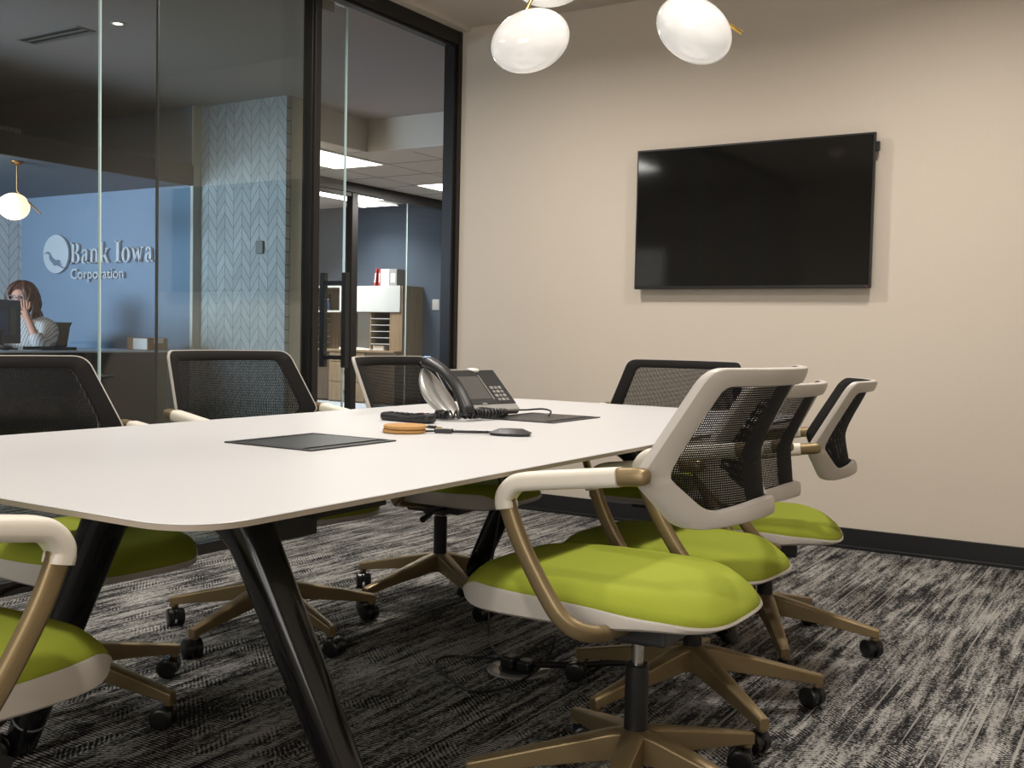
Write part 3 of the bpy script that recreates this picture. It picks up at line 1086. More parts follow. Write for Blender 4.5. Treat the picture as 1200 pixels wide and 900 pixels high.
def tvbox(mb, x0, x1, y0, y1, z0, z1):
    return mb.box((x0, y0 - YB, z0), (x1, y1 - YB, z1))


tvbox(MB(), -W2, W2, YT, YT + 0.022, 0, HT).build('casing', M['black'], tv, 0, bevel=0.003)
tvbox(MB(), -W2 + 0.02, W2 - 0.02, YT + 0.022, YT + 0.045, 0.02, HT - 0.06).build('rear_housing', M['charcoal'], tv, 0, bevel=0.008)
tvbox(MB(), -W2 + 0.009, W2 - 0.009, YT - 0.0012, YT, 0.016, HT - 0.009).build('screen', M['screen'], tv, 0)
tvbox(MB(), -0.20, 0.20, YT + 0.045, YB - 0.001, 0.15, 0.55).build('wall_mount', M['charcoal'], tv, 0)
tvbox(MB(), W2 - 0.02, W2 + 0.016, YT + 0.012, YT + 0.03, HT - 0.088, HT - 0.042).build('side_receiver', M['black'], tv, 0, bevel=0.003)
MB().ball((W2 - 0.02, YT - YB - 0.001, 0.008), 0.0022, 8, 6).build('standby_light', M['led'], tv)

# ------------------------------------------------------------------ pendant cluster over the table
HUB = Vector((-1.46, 2.92, 2.33))
pend = thing('pendant_cluster', 'brass pendant light with white opal glass discs above the conference table', 'pendant light', (HUB.x, HUB.y, 0))


def at_hub(p):
    return Vector((p[0] - HUB.x, p[1] - HUB.y, p[2]))


MB().lathe([(0.075, 2.79), (0.075, 2.812), (0.07, 2.815)], 24).build('ceiling_canopy', M['brass'], pend)
MB().tube([(0, 0, 2.32), (0, 0, 2.80)], 0.006, 10, up=(1, 0, 0)).build('stem', M['brass'], pend)
MB().ball((0, 0, 2.32), 0.02, 16, 10).build('hub', M['brass'], pend)
right_v = Vector((math.cos(yaw), math.sin(yaw), 0))
fwd_v = Vector((-math.sin(yaw), math.cos(yaw), 0))
DISCS = [  # centre, tilt of the long axis in the view from the door side, rod end
    ((-1.632, 2.690, 1.872), 22, None),
    ((-1.225, 2.945, 1.914), -32, None),
    ((-1.62, 2.78, 2.083), 8, None),
]
for (c, tilt, _) in DISCS:
    P = at_hub(c)
    lat = right_v
    mtx = Matrix.Rotation(yaw, 4, 'Z') @ Matrix.Rotation(R(-tilt), 4, 'Y') @ Matrix.Rotation(R(16), 4, 'X')
    sh = MB().ball(P, (0.119, 0.119, 0.088), 36, 20, mtx).build('opal_shade', M['opal'], pend, 80)
# rods: from the hub past each disc
rodm = MB()
a = at_hub((-1.632, 2.690, 1.872))
rodm.tube([Vector((0, 0, 2.32)), a + Vector((-0.0, 0.02, 0.145)), a + right_v * -0.02 + Vector((0, 0, 0.075))], 0.006, 8)
b = at_hub((-1.225, 2.945, 1.914))
rodm.tube([Vector((0, 0, 2.32)), b + right_v * -0.12 + fwd_v * 0.02 + Vector((0, 0, 0.165)), b + right_v * 0.145 + fwd_v * 0.02 + Vector((0, 0, 0.0))], 0.006, 8)
c3 = at_hub((-1.62, 2.78, 2.083))
rodm.tube([Vector((0, 0, 2.32)), c3 + Vector((0, 0, 0.08))], 0.006, 8)
rodm.build('brass_rods', M['brass'], pend, 50)

# ------------------------------------------------------------------ power modules and things on the table
for (x0, x1, y0, y1, lab) in ((-1.893, -1.618, 1.762, 2.068, 'black power hatch set into the tabletop nearest the left end'),
                              (-1.862, -1.598, 2.815, 3.135, 'black power hatch set into the tabletop under the desk phone cable')):
    mx_, my_ = (x0 + x1) / 2, (y0 + y1) / 2
    t = thing('power_hatch', lab, 'power module', (mx_, my_, TZ), 0, 'table power hatches')
    a_, b_ = (x1 - x0) / 2, (y1 - y0) / 2
    f_ = MB()
    w_ = 0.012
    f_.box((-a_, -b_, 0.0005), (a_, -b_ + w_, 0.0035)).box((-a_, b_ - w_, 0.0005), (a_, b_, 0.0035)).box((-a_, -b_ + w_, 0.0005), (-a_ + w_, b_ - w_, 0.0035)).box((a_ - w_, -b_ + w_, 0.0005), (a_, b_ - w_, 0.0035))
    f_.build('frame', M['charcoal'], t, 0)
    MB().box((-a_ + w_, -b_ + w_, 0.0003), (a_ - w_, b_ - w_, 0.0010)).build('recess', M['black_soft'], t, 0)
    MB().box((-a_ + w_ + 0.05, -b_ + w_ + 0.004, 0.0010), (a_ - w_ - 0.03, b_ - w_ - 0.004, 0.0034)).build('lid', M['charcoal'], t, 0)
    MB().box((-a_ + w_ + 0.006, -b_ + w_ + 0.004, 0.0010), (-a_ + w_ + 0.046, b_ - w_ - 0.004, 0.0026)).build('cable_brush', M['black'], t, 0)
    deep = -0.155 if y0 < 2 else -0.085
    MB().box((-a_ + 0.02, -b_ + 0.02, deep), (a_ - (0.005 if y0 < 2 else 0.032), b_ - 0.03, -0.0125)).build('under_box', M['black'], t, 0)
    if y0 < 2:
        MB().box((-0.14, -b_ + 0.03, -0.226), (0.0, 0.02, deep)).box((-0.14, 0.02, -0.200), (-0.02, 0.05, deep)).build('cable_tray', M['charcoal'], t, 0)

# cork coasters, two stacked
for k, lab in ((0, 'round cork coaster lying on the table, lower of the two'), (1, 'round cork coaster on top of the other one')):
    o = MB().lathe([(0.054, 0.0), (0.058, 0.002), (0.058, 0.0085), (0.054, 0.0105)], 36).build('cork_coaster', M['cork'], None, 40)
    o.location = (-1.748 + 0.003 * k, 2.268, TZ + 0.0006 + k * 0.0107)
    tag(o, lab, 'coaster', 'cork coasters')

# remote control
rem = thing('remote_control', 'black remote control lying behind the cork coasters', 'remote control', (-1.952, 2.55, TZ + 0.0006), R(-3))
pr = smooth_path([(-0.10, 0, 0.013), (-0.06, 0, 0.012), (0.0, 0, 0.0105), (0.06, 0, 0.013), (0.10, 0, 0.016)], 5)
secs = []
for i in range(len(pr)):
    f_ = i / (len(pr) - 1)
    e_ = 1 - max(0, abs(f_ - 0.5) - 0.42) / 0.08 * 0.45
    hh_ = (0.024 if f_ < 0.6 else lerp(0.024, 0.030, (f_ - 0.6) / 0.4)) * e_
    secs.append([(x, y - 0.0) for x, y in rrect(0.046 * e_, min(hh_, 2 * pr[i].z - 0.0004), 0.008, 3)])
MB().sweep(pr, secs).build('body', M['black'], rem, 50)
for k in range(8):
    for j in (-1, 0, 1):
        xx = -0.075 + k * 0.02
        col = M['charcoal']
        if (k, j) == (1, 1):
            col = M['dark_blue']
        zt_ = 0.0255 if xx < 0.04 else 0.0285
        b_ = MB().box((xx - 0.005, j * 0.012 - 0.004, zt_ - 0.006), (xx + 0.005, j * 0.012 + 0.004, zt_ + 0.0006))
        b_.build('button', mat('orange_red_button', (0.5, 0.06, 0.02), 0.5) if (k, j) == (7, 0) else col, rem, 0)

# wireless presentation dongle with its short cable
dg = thing('adapter_dongle', 'dark faceted screen-sharing dongle at the end of a short cable', 'adapter', (-1.487, 2.40, TZ + 0.0006), R(24))
pl = [(-0.062, 0.014), (-0.03, 0.032), (0.028, 0.034), (0.052, 0.020), (0.052, -0.020), (0.028, -0.034), (-0.03, -0.032), (-0.062, -0.014)]
MB().loops([[(x * 0.9, y * 0.9, 0.0) for x, y in pl], [(x, y, 0.007) for x, y in pl], [(x * 0.55, y * 0.5, 0.018) for x, y in pl]], cap0=True, cap1=True).build('body', M['charcoal'], dg, 20)
MB().tube(smooth_path([(-0.058, 0, 0.007), (-0.11, 0.004, 0.006), (-0.17, -0.002, 0.006)], 6), 0.0045, 8).build('cable', M['black'], dg)
MB().cbox((-0.185, -0.004, 0.007), (0.05, 0.017, 0.012)).build('plug', M['black'], dg, 0, bevel=0.002)
MB().tube(smooth_path([(-0.205, -0.005, 0.006), (-0.235, -0.006, 0.0045), (-0.275, 0.0, 0.0045)], 6), 0.003, 8).build('thin_cable', M['black'], dg)
MB().cbox((-0.285, 0.002, 0.005), (0.026, 0.013, 0.009)).build('connector', M['charcoal'], dg, 0, bevel=0.002)
ac = thing('audio_cable', 'short black cable with a gold tipped plug lying beside the dongle', 'cable', (-1.79, 2.40, TZ + 0.0006), R(10))
MB().tube(smooth_path([(-0.09, 0.09, 0.003), (-0.05, 0.04, 0.003), (-0.01, 0.02, 0.003), (0.02, 0.012, 0.003)], 6), 0.0026, 8).build('cable', M['black'], ac)
MB().tube([(0.018, 0.012, 0.0045), (0.045, 0.006, 0.0045)], 0.0042, 10).build('sleeve', M['black'], ac)
MB().tube([(0.045, 0.006, 0.0045), (0.064, 0.002, 0.0045)], 0.002, 8).build('gold_tip', M['brass'], ac)

# ------------------------------------------------------------------ desk phone (faces the right side of the table)
ph = thing('desk_phone', 'black and silver desk phone with a large screen and curved handset', 'telephone', (-1.945, 2.862, TZ + 0.0042), R(76))
# local: x = phone's right, -y = towards its user, z up; sloping face
SL = R(42)


def face(u, v, d):
    """u across, v up the face, d out of it"""
    return Vector((u, -0.075 + v * math.cos(SL) - d * math.sin(SL), 0.030 + v * math.sin(SL) + d * math.cos(SL)))


def fbox(mb, u0, u1, v0, v1, d0, d1):
    vs = [face(u, v, d) for d in (d0, d1) for (u, v) in ((u0, v0), (u1, v0), (u1, v1), (u0, v1))]
    return mb.add(vs, [(0, 3, 2, 1), (4, 5, 6, 7), (0, 1, 5, 4), (1, 2, 6, 5), (2, 3, 7, 6), (3, 0, 4, 7)])


fbox(MB(), -0.06, 0.160, -0.016, 0.182, -0.024, -0.0015).build('body', M['silver'], ph, 0, bevel=0.006)
fbox(MB(), -0.058, 0.156, 0.014, 0.170, -0.002, 0.001).build('face_plate', M['black'], ph, 0, bevel=0.001)
fbox(MB(), -0.042, 0.062, 0.036, 0.140, 0.001, 0.0018).build('display', M['lcd'], ph, 0)
fbox(MB(), 0.068, 0.072, 0.032, 0.146, 0.001, 0.002).build('trim_line', M['silver'], ph, 0)
for r_ in range(4):
    for c_ in range(3):
        u, v = 0.090 + c_ * 0.018, 0.030 + r_ * 0.018
        fbox(MB(), u - 0.0065, u + 0.0065, v - 0.006, v + 0.006, 0.001, 0.004).build('key', M['silver'] if (r_ + c_) % 2 else M['grey'], ph, 0)
fbox(MB(), 0.006, 0.026, 0.012, 0.018, 0.001, 0.0014).build('nameplate', M['silver'], ph, 0)
cm = MB().lathe([(0.022, 0), (0.024, 0.006), (0.018, 0.012), (0.004, 0.014)], 20, Matrix.Translation(face(0.075, 0.176, -0.014)))
cm.build('top_button', M['wpad'], ph, 40)
# stand
sd = MB().box((-0.045, -0.035, 0.0), (0.13, 0.10, 0.008)).box((0.0, -0.01, 0.008), (0.085, 0.012, 0.05)).box((-0.16, -0.02, 0.0), (-0.045, 0.06, 0.006))
sd.build('stand', M['black'], ph, 0, bevel=0.002)
# cradle: leaf shaped lobe at the phone's left
cr = []
for i in range(15):
    t_ = i / 14
    v = lerp(-0.03, 0.185, t_)
    w_ = 0.052 * math.sin(PI * min(1, max(0.0, t_ * 0.96 + 0.03))) ** 0.55
    dd = -0.006 - 0.016 * (1 - (2 * t_ - 1) ** 2)
    ring = []
    for k in range(16):
        a_ = 2 * PI * k / 16
        ring.append(face(-0.135 + w_ * math.cos(a_), v, dd + 0.024 * math.sin(a_) * max(0.25, math.sin(PI * t_) ** 0.5)))
    cr.append(ring)
MB().loops(cr, cap0=True, cap1=True).build('handset_cradle', M['silver'], ph, 60)
# handset: arched bar
hs, sec_ = [], []
for i in range(25):
    t_ = i / 24
    v = lerp(-0.062, 0.195, t_)
    d = lerp(0.040, 0.016, t_ ** 0.7) + 0.038 * math.sin(PI * t_) ** 0.8
    hs.append(face(-0.131, v, d))
    e_ = abs(2 * t_ - 1)
    w_ = 0.040 + 0.016 * e_ ** 3
    h_ = 0.026 + 0.012 * e_ ** 4
    if i in (0, 24):
        w_, h_ = w_ * 0.8, h_ * 0.75
    sec_.append(rrect(w_, h_, min(w_, h_) * 0.42, 3))
MB().sweep(hs, sec_, up=face(0, 0, 1) - face(0, 0, 0)).build('handset', M['black'], ph, 60)
fbox(MB(), -0.145, -0.117, 0.196, 0.205, 0.004, 0.034).build('message_light', mat('pale_blue_light', (0.35, 0.50, 0.75), 0.3), ph, 0, bevel=0.002)
# coiled cord
coil = []
N = 520
for i in range(N):
    t_ = i / (N - 1)
    base_p = Vector((-0.115 + 0.16 * math.sin(PI * t_ * 1.0) * 0.35 + 0.05 * t_, -0.115 - 0.030 * math.sin(PI * 2 * t_), 0.0125))
    ctr = smooth_path([(-0.115, -0.128, 0.024), (-0.06, -0.145, 0.016), (0.0, -0.150, 0.0152), (0.045, -0.125, 0.0152), (0.02, -0.095, 0.0155), (-0.05, -0.115, 0.022), (-0.11, -0.150, 0.016), (-0.18, -0.105, 0.0152), (-0.16, -0.04, 0.0152)], 12) if i == 0 else ctr
    q = t_ * (len(ctr) - 1)
    j = min(int(q), len(ctr) - 2)
    p = ctr[j].lerp(ctr[j + 1], q - j)
    tg = (ctr[j + 1] - ctr[j]).normalized()
    sd_ = tg.cross(Vector((0, 0, 1))).normalized()
    a_ = 2 * PI * 40 * t_
    coil.append(p + sd_ * 0.0112 * math.cos(a_) + Vector((0, 0, 1)) * 0.0112 * math.sin(a_))
MB().tube(coil, 0.0029, 6).build('coiled_cord', M['black'], ph, 60)
pc = MB().tube(smooth_path([(0.10, 0.06, 0.02), (0.16, 0.03, 0.012), (0.22, -0.03, 0.011), (0.245, -0.10, 0.018), (0.215, -0.17, 0.016), (0.17, -0.205, 0.005)], 8), 0.003, 8)
pc.build('line_cable', M['black'], ph)

# ------------------------------------------------------------------ floor box and cables
fb = thing('floor_power_box', 'round metal floor power box with a plug under the table', 'floor outlet', (-1.628, 2.695, 0))
MB().lathe([(0.062, 0.004), (0.066, 0.006), (0.092, 0.005), (0.096, 0.001), (0.096, 0.0)], 40, caps=False).build('metal_ring', M['silver'], fb, 40)
MB().lathe([(0.001, 0.003), (0.064, 0.003)], 40, caps=False).build('socket_plate', M['charcoal'], fb, 40)
MB().box((-0.05, -0.03, 0.003), (-0.005, 0.025, 0.04)).build('plug', M['black'], fb, 0, bevel=0.008)
MB().box((0.0, -0.02, 0.003), (0.045, 0.03, 0.032)).build('plug', M['black'], fb, 0, bevel=0.006)
o = MB().tube(smooth_path([(-1.585, 2.71, 0.02), (-1.50, 2.80, 0.011), (-1.42, 2.88, 0.011), (-1.30, 3.0, 0.011), (-1.18, 3.18, 0.011)], 8), 0.010, 8).build('power_cable', M['black'], None)
tag(o, 'thick black power cord running from the floor box to the right', 'cable')
o = MB().tube(smooth_path([(-1.86, 2.93, 0.70), (-1.885, 2.95, 0.60), (-1.86, 2.94, 0.45), (-1.90, 2.945, 0.2), (-1.89, 2.93, 0.03), (-1.84, 2.86, 0.006), (-1.72, 2.74, 0.012), (-1.665, 2.70, 0.03)], 8), 0.004, 8).build('hanging_cable', M['black'], None)
tag(o, 'thin black cable hanging from the tabletop down to the floor box', 'cable')
o = MB().tube(smooth_path([(-1.63, 2.69, 0.035), (-1.60, 2.79, 0.07), (-1.565, 2.80, 0.085), (-1.54, 2.70, 0.04), (-1.56, 2.56, 0.006), (-1.62, 2.44, 0.006), (-1.75, 2.50, 0.006), (-1.86, 2.58, 0.006), (-1.87, 2.66, 0.006), (-1.80, 2.70, 0.006), (-1.70, 2.70, 0.02)], 8), 0.004, 8).build('looped_cable', M['black'], None)
tag(o, 'thin black cable looped loosely on the carpet round the floor box', 'cable')
# ------------------------------------------------------------------ sign on the reception wall
YS = 5.92
sign = thing('wall_sign', 'silver bank name lettering with a round bird emblem on the blue wall', 'sign', (-8.476, YS, 1.645))
sign.scale = (1.03, 1.0, 1.03)


def sg(u, v, d):
    return (u, -d, v)


def circ(r, n=40, rz=None):
    return [(r * math.cos(2 * PI * k / n), (rz or r) * math.sin(2 * PI * k / n)) for k in range(n)]


EM = MB().prism(circ(0.176, 48, 0.166), 0.012, 0.032, sg).build('emblem_disc', M['sign'], sign, 30)
bird = [(-0.98, 0.00), (-0.80, 0.10), (-0.62, 0.15), (-0.46, 0.08), (-0.34, -0.06), (-0.18, -0.22), (0.02, -0.33), (0.22, -0.30), (0.50, -0.42), (0.30, -0.44), (0.62, -0.58),
        (0.34, -0.56), (0.80, -0.78), (0.45, -0.72), (0.10, -0.60), (-0.12, -0.62), (-0.26, -0.46), (-0.42, -0.36), (-0.52, -0.20), (-0.50, -0.04), (-0.64, 0.03), (-0.80, 0.03)]
MB().prism([(x * 0.172, y * 0.163) for x, y in bird], 0.0315, 0.035, sg).build('bird_emblem', M['sign_dark'], EM, 0)


def letters(mb, word, x, zb, cap, scale):
    S = scale
    W = {'B': 0.66, 'a': 0.50, 'n': 0.60, 'k': 0.60, 'I': 0.38, 'o': 0.52, 'w': 0.78, ' ': 0.26}
    d0, d1 = 0.010, 0.030
    xh = 0.68

    def rect(u0, v0, u1, v1):
        mb.prism([(x + u0 * S, zb + v0 * cap), (x + u1 * S, zb + v0 * cap), (x + u1 * S, zb + v1 * cap), (x + u0 * S, zb + v1 * cap)], d0, d1, sg)

    def quad(p):
        mb.prism([(x + a * S, zb + b * cap) for a, b in p], d0, d1, sg)

    def arc(cu, cv, ru, rv, tu, tv, a0, a1, n=22):
        for k in range(n):
            b0, b1 = R(lerp(a0, a1, k / n)), R(lerp(a0, a1, (k + 1) / n))
            quad([(cu + ru * math.cos(b0), cv + rv * math.sin(b0)), (cu + ru * math.cos(b1), cv + rv * math.sin(b1)),
                  (cu + (ru - tu) * math.cos(b1), cv + (rv - tv) * math.sin(b1)), (cu + (ru - tu) * math.cos(b0), cv + (rv - tv) * math.sin(b0))])
    for chx in word:
        if chx == 'B':
            rect(0.08, 0, 0.25, 1); rect(0.0, 0, 0.34, 0.055); rect(0.0, 0.945, 0.34, 1)
            arc(0.30, 0.75, 0.27, 0.25, 0.16, 0.055, -90, 90); arc(0.30, 0.265, 0.33, 0.265, 0.17, 0.055, -90, 90)
            rect(0.25, 0.47, 0.32, 0.53); rect(0.25, 0.945, 0.31, 1); rect(0.25, 0, 0.31, 0.055)
        elif chx == 'a':
            rect(0.27, 0.08, 0.41, 0.52); arc(0.22, 0.49, 0.19, 0.19, 0.14, 0.05, 0, 165); rect(0.38, 0.0, 0.50, 0.06); rect(0.27, 0.03, 0.41, 0.12)
            arc(0.22, 0.19, 0.20, 0.205, 0.14, 0.055, 60, 320)
        elif chx == 'n':
            rect(0.07, 0, 0.21, xh); rect(0.0, 0, 0.28, 0.05); rect(0.0, xh - 0.05, 0.15, xh)
            rect(0.39, 0, 0.53, 0.50); rect(0.32, 0, 0.60, 0.05); arc(0.34, 0.48, 0.19, 0.21, 0.14, 0.06, 0, 140)
        elif chx == 'k':
            rect(0.07, 0, 0.21, 1); rect(0.0, 0, 0.28, 0.05); rect(0.0, 0.95, 0.15, 1)
            quad([(0.21, 0.30), (0.43, 0.64), (0.50, 0.64), (0.26, 0.26)]); quad([(0.25, 0.38), (0.36, 0.46), (0.58, 0.03), (0.42, 0.03)])
            rect(0.34, 0.63, 0.58, xh); rect(0.36, 0, 0.62, 0.05)
        elif chx == 'I':
            rect(0.10, 0, 0.28, 1); rect(0.0, 0, 0.38, 0.055); rect(0.0, 0.945, 0.38, 1)
        elif chx == 'o':
            arc(0.26, 0.345, 0.26, 0.355, 0.15, 0.05, 0, 360, 30)
        elif chx == 'w':
            quad([(0.05, xh), (0.20, xh), (0.34, 0.0), (0.24, 0.0)]); quad([(0.24, 0.0), (0.30, 0.0), (0.42, 0.56), (0.37, 0.60)])
            quad([(0.32, xh), (0.47, xh), (0.60, 0.0), (0.50, 0.0)]); quad([(0.52, 0.0), (0.57, 0.0), (0.71, xh), (0.66, xh)])
            rect(0.0, xh - 0.05, 0.24, xh); rect(0.29, xh - 0.05, 0.50, xh); rect(0.58, xh - 0.05, 0.78, xh)
        x += (W[chx] + 0.06) * S
    return x


lm = MB()
letters(lm, 'Bank Iowa', 0.200, -0.087, 0.178, 0.199)
lm.build('name_lettering', M['sign'], sign, 0)
cu = bpy.data.curves.new('lower_lettering', 'FONT')
cu.body = 'Corporation'
cu.size = 0.122
cu.extrude = 0.009
cu.offset = 0.0012
tmp = bpy.data.objects.new('tmp', cu)
COL.objects.link(tmp)
bpy.context.view_layer.update()
dg_ = bpy.context.evaluated_depsgraph_get()
me = bpy.data.meshes.new_from_object(tmp.evaluated_get(dg_))
bpy.data.objects.remove(tmp)
xs = [v.co.x for v in me.vertices]
kx = 0.69 / (max(xs) - min(xs))
for v in me.vertices:
    x, y, z = v.co
    v.co = (0.203 + (x - min(xs)) * kx, -0.021 - z, -0.216 + y)
me.materials.clear()
me.materials.append(M['sign'])
lo = bpy.data.objects.new('lower_lettering', me)
COL.objects.link(lo)
lo.parent = sign

# ------------------------------------------------------------------ reception desk and what stands on it
XD = -6.60
dk = thing('reception_desk', 'long reception desk with dark brown front beyond the glass', 'desk', (XD - 0.36, 4.1, 0))
MB().box((0.30, -1.9, 0.0), (0.36, 1.46, 0.818)).build('front_panel', M['desk_dark'], dk, 0, bevel=0.003)
MB().box((-0.36, -1.9, 0.818), (0.362, 1.48, 0.832)).build('desktop', M['desk_top'], dk, 0, bevel=0.003)
for y in (-1.88, 1.42):
    MB().box((-0.34, y, 0), (0.30, y + 0.04, 0.80)).build('end_panel', M['desk_dark'], dk, 0)
ZT = 0.8325
bx = thing('cardboard_box', 'small brown cardboard box with a white label on the reception desk', 'box', (-6.76, 5.505, ZT), R(0))
MB().box((-0.13, -0.095, 0), (0.11, 0.095, 0.095)).build('carton', M['card'], bx, 0, bevel=0.002)
MB().box((-0.06, -0.0965, 0.006), (0.10, -0.0945, 0.09)).build('white_label', M['paper'], bx, 0)
MB().box((0.109, -0.04, 0.055), (0.1115, 0.05, 0.0952)).build('tape', M['wplastic'], bx, 0)

mn = thing('computer_monitor', 'black computer monitor on the reception desk before the seated person', 'monitor', (-6.98, 4.40, ZT), R(298))
# local: -y is the screen side (towards the person), +y the back we see
MB().box((-0.27, -0.016, 0.04), (0.27, 0.016, 0.352)).build('housing', M['black'], mn, 0, bevel=0.006)
MB().box((-0.26, -0.018, 0.05), (0.26, -0.0155, 0.342)).build('screen', M['screen'], mn, 0)
MB().box((-0.20, 0.0155, 0.10), (-0.12, 0.0185, 0.30)).build('back_sticker', M['olive'], mn, 0)  # olive reflection painted as a flat patch on the housing
MB().box((-0.10, 0.0155, 0.10), (0.02, 0.0185, 0.27)).build('back_sticker', M['dark_blue'], mn, 0)  # blue reflection painted the same way
MB().box((-0.02, -0.01, 0.008), (0.02, 0.03, 0.14)).box((-0.10, -0.08, 0.0), (0.10, 0.09, 0.009)).build('stand', M['black'], mn, 0, bevel=0.003)
kb = thing('desk_tray', 'flat dark document tray on the reception desk right of the monitor', 'tray', (-6.83, 4.70, ZT), R(0))
MB().box((-0.11, -0.14, 0.001), (0.11, 0.14, 0.006)).build('tray_base', M['charcoal'], kb, 0, bevel=0.001)
MB().box((-0.11, -0.14, 0.006), (-0.105, 0.14, 0.022)).box((0.105, -0.14, 0.006), (0.11, 0.14, 0.022)).box((-0.105, 0.135, 0.006), (0.105, 0.14, 0.022)).build('tray_rim', M['charcoal'], kb, 0)
ms = MB().ball((0, 0, 0.016), (0.032, 0.055, 0.016), 16, 10).build('computer_mouse', M['black'], None, 60)
ms.location = (-6.74, 4.30, ZT + 0.0006)
tag(ms, 'black computer mouse on the pale reception desktop', 'mouse')

# reception pendant
rp = thing('globe_pendant', 'brass pendant with one lit round globe over the reception desk', 'pendant light', (-6.99, 4.55, 0))
MB().lathe([(0.048, 2.163), (0.048, 2.155), (0.03, 2.140), (0.007, 2.132)], 24).build('canopy', M['brass_d'], rp, 40)
MB().tube([(0, 0, 2.14), (0, 0, 1.955)], 0.006, 10, up=(1, 0, 0)).build('stem', M['brass_d'], rp)
MB().tube([Vector((0, 0, 1.957)), right_v * 0.165 + Vector((0, 0, 1.80))], 0.006, 10).build('slanting_rod', M['brass_d'], rp)
MB().ball(right_v * -0.018 + fwd_v * -0.01 + Vector((0, 0, 1.845)), (0.106, 0.106, 0.096), 28, 18).build('glass_globe', M['opal_lit'], rp, 80)
pl_ = bpy.data.lights.new('globe_lamp', 'POINT')
pl_.energy = 4
pl_.color = (1, 0.75, 0.5)
pl_.shadow_soft_size = 0.12
plo = bpy.data.objects.new('globe_lamp', pl_)
plo.location = (-6.99 - 0.03, 4.42, 1.62)
COL.objects.link(plo)

# ------------------------------------------------------------------ the seated person
PX, PY = -7.54, 4.975
FACE = R(-58)            # world direction of the gaze
pr_ = thing('person', 'seated woman with auburn hair, glasses and striped blouse, hand at her face', 'person', (PX, PY, 0), FACE - PI / 2)
# local: +y forward, +x her right hand side


def skin(name, joints, edges, m, parent, root=0, sub=2):
    me = bpy.data.meshes.new(name)
    me.from_pydata([j[0] for j in joints], edges, [])
    o = bpy.data.objects.new(name, me)
    COL.objects.link(o)
    o.parent = parent
    sk = o.modifiers.new('skin', 'SKIN')
    sk.use_smooth_shade = True
    for i, j in enumerate(joints):
        r = j[1]
        me.skin_vertices[0].data[i].radius = r if isinstance(r, (tuple, list)) else (r, r)
        me.skin_vertices[0].data[i].use_root = (i == root)
    ss = o.modifiers.new('subsurf', 'SUBSURF')
    ss.levels = ss.render_levels = sub
    me.materials.append(m)
    return o


def ensure_skin(me):
    if not me.skin_vertices:
        pass


body_j = [((0, -0.02, 0.53), (0.15, 0.11)), ((0, -0.01, 0.68), (0.13, 0.10)), ((0, 0.0, 0.86), (0.145, 0.11)), ((0, 0.0, 0.98), (0.12, 0.085)), ((0, 0.01, 1.05), (0.055, 0.055)), ((0, 0.03, 1.12), (0.05, 0.05)),
          # left arm (x<0): elbow on the desk, hand at the face
          ((-0.13, 0.0, 1.00), 0.06), ((-0.19, 0.02, 0.97), 0.052), ((-0.215, 0.13, 0.86), 0.044), ((-0.20, 0.24, 0.872), 0.038), ((-0.155, 0.235, 0.98), 0.032), ((-0.10, 0.20, 1.075), 0.025),
          # right arm
          ((0.13, 0.0, 1.00), 0.06), ((0.19, 0.02, 0.97), 0.052), ((0.23, 0.12, 0.86), 0.044), ((0.20, 0.26, 0.872), 0.038), ((0.12, 0.37, 0.872), 0.028),
          # thighs, shins
          ((-0.09, 0.10, 0.52), 0.085), ((-0.11, 0.40, 0.50), 0.062), ((-0.11, 0.41, 0.25), 0.05), ((-0.11, 0.40, 0.06), 0.035), ((-0.11, 0.52, 0.035), 0.03),
          ((0.09, 0.10, 0.52), 0.085), ((0.11, 0.40, 0.50), 0.062), ((0.11, 0.41, 0.25), 0.05), ((0.11, 0.40, 0.06), 0.035), ((0.11, 0.52, 0.035), 0.03)]
body_e = [(0, 1), (1, 2), (2, 3), (3, 4), (4, 5), (3, 6), (6, 7), (7, 8), (8, 9), (9, 10), (10, 11), (3, 12), (12, 13), (13, 14), (14, 15), (15, 16),
          (0, 17), (17, 18), (18, 19), (19, 20), (20, 21), (0, 22), (22, 23), (23, 24), (24, 25), (25, 26)]
# left hand: palm and five fingers resting on the cheek
HB = Vector((-0.085, 0.185, 1.105))


def add_j(p, r, link):
    body_j.append((tuple(p), r))
    body_e.append((link, len(body_j) - 1))
    return len(body_j) - 1


wrist = 11
palm = add_j(HB, (0.030, 0.014), wrist)
for k, (dx, dy, L_) in enumerate(((-0.024, -0.014, 0.058), (-0.010, -0.006, 0.068), (0.006, 0.0, 0.072), (0.021, 0.004, 0.064))):
    p0 = HB + Vector((dx, dy, 0.030))
    i0 = add_j(p0, 0.0088, palm)
    i1 = add_j(p0 + Vector((dx * 0.15 + 0.004, -0.006, L_ * 0.5)), 0.0082, i0)
    add_j(p0 + Vector((dx * 0.2 + 0.012, -0.020, L_ * 0.92)), 0.0070, i1)
i0 = add_j(HB + Vector((0.030, 0.010, 0.004)), 0.0098, palm)
add_j(HB + Vector((0.046, 0.006, 0.034)), 0.0085, i0)
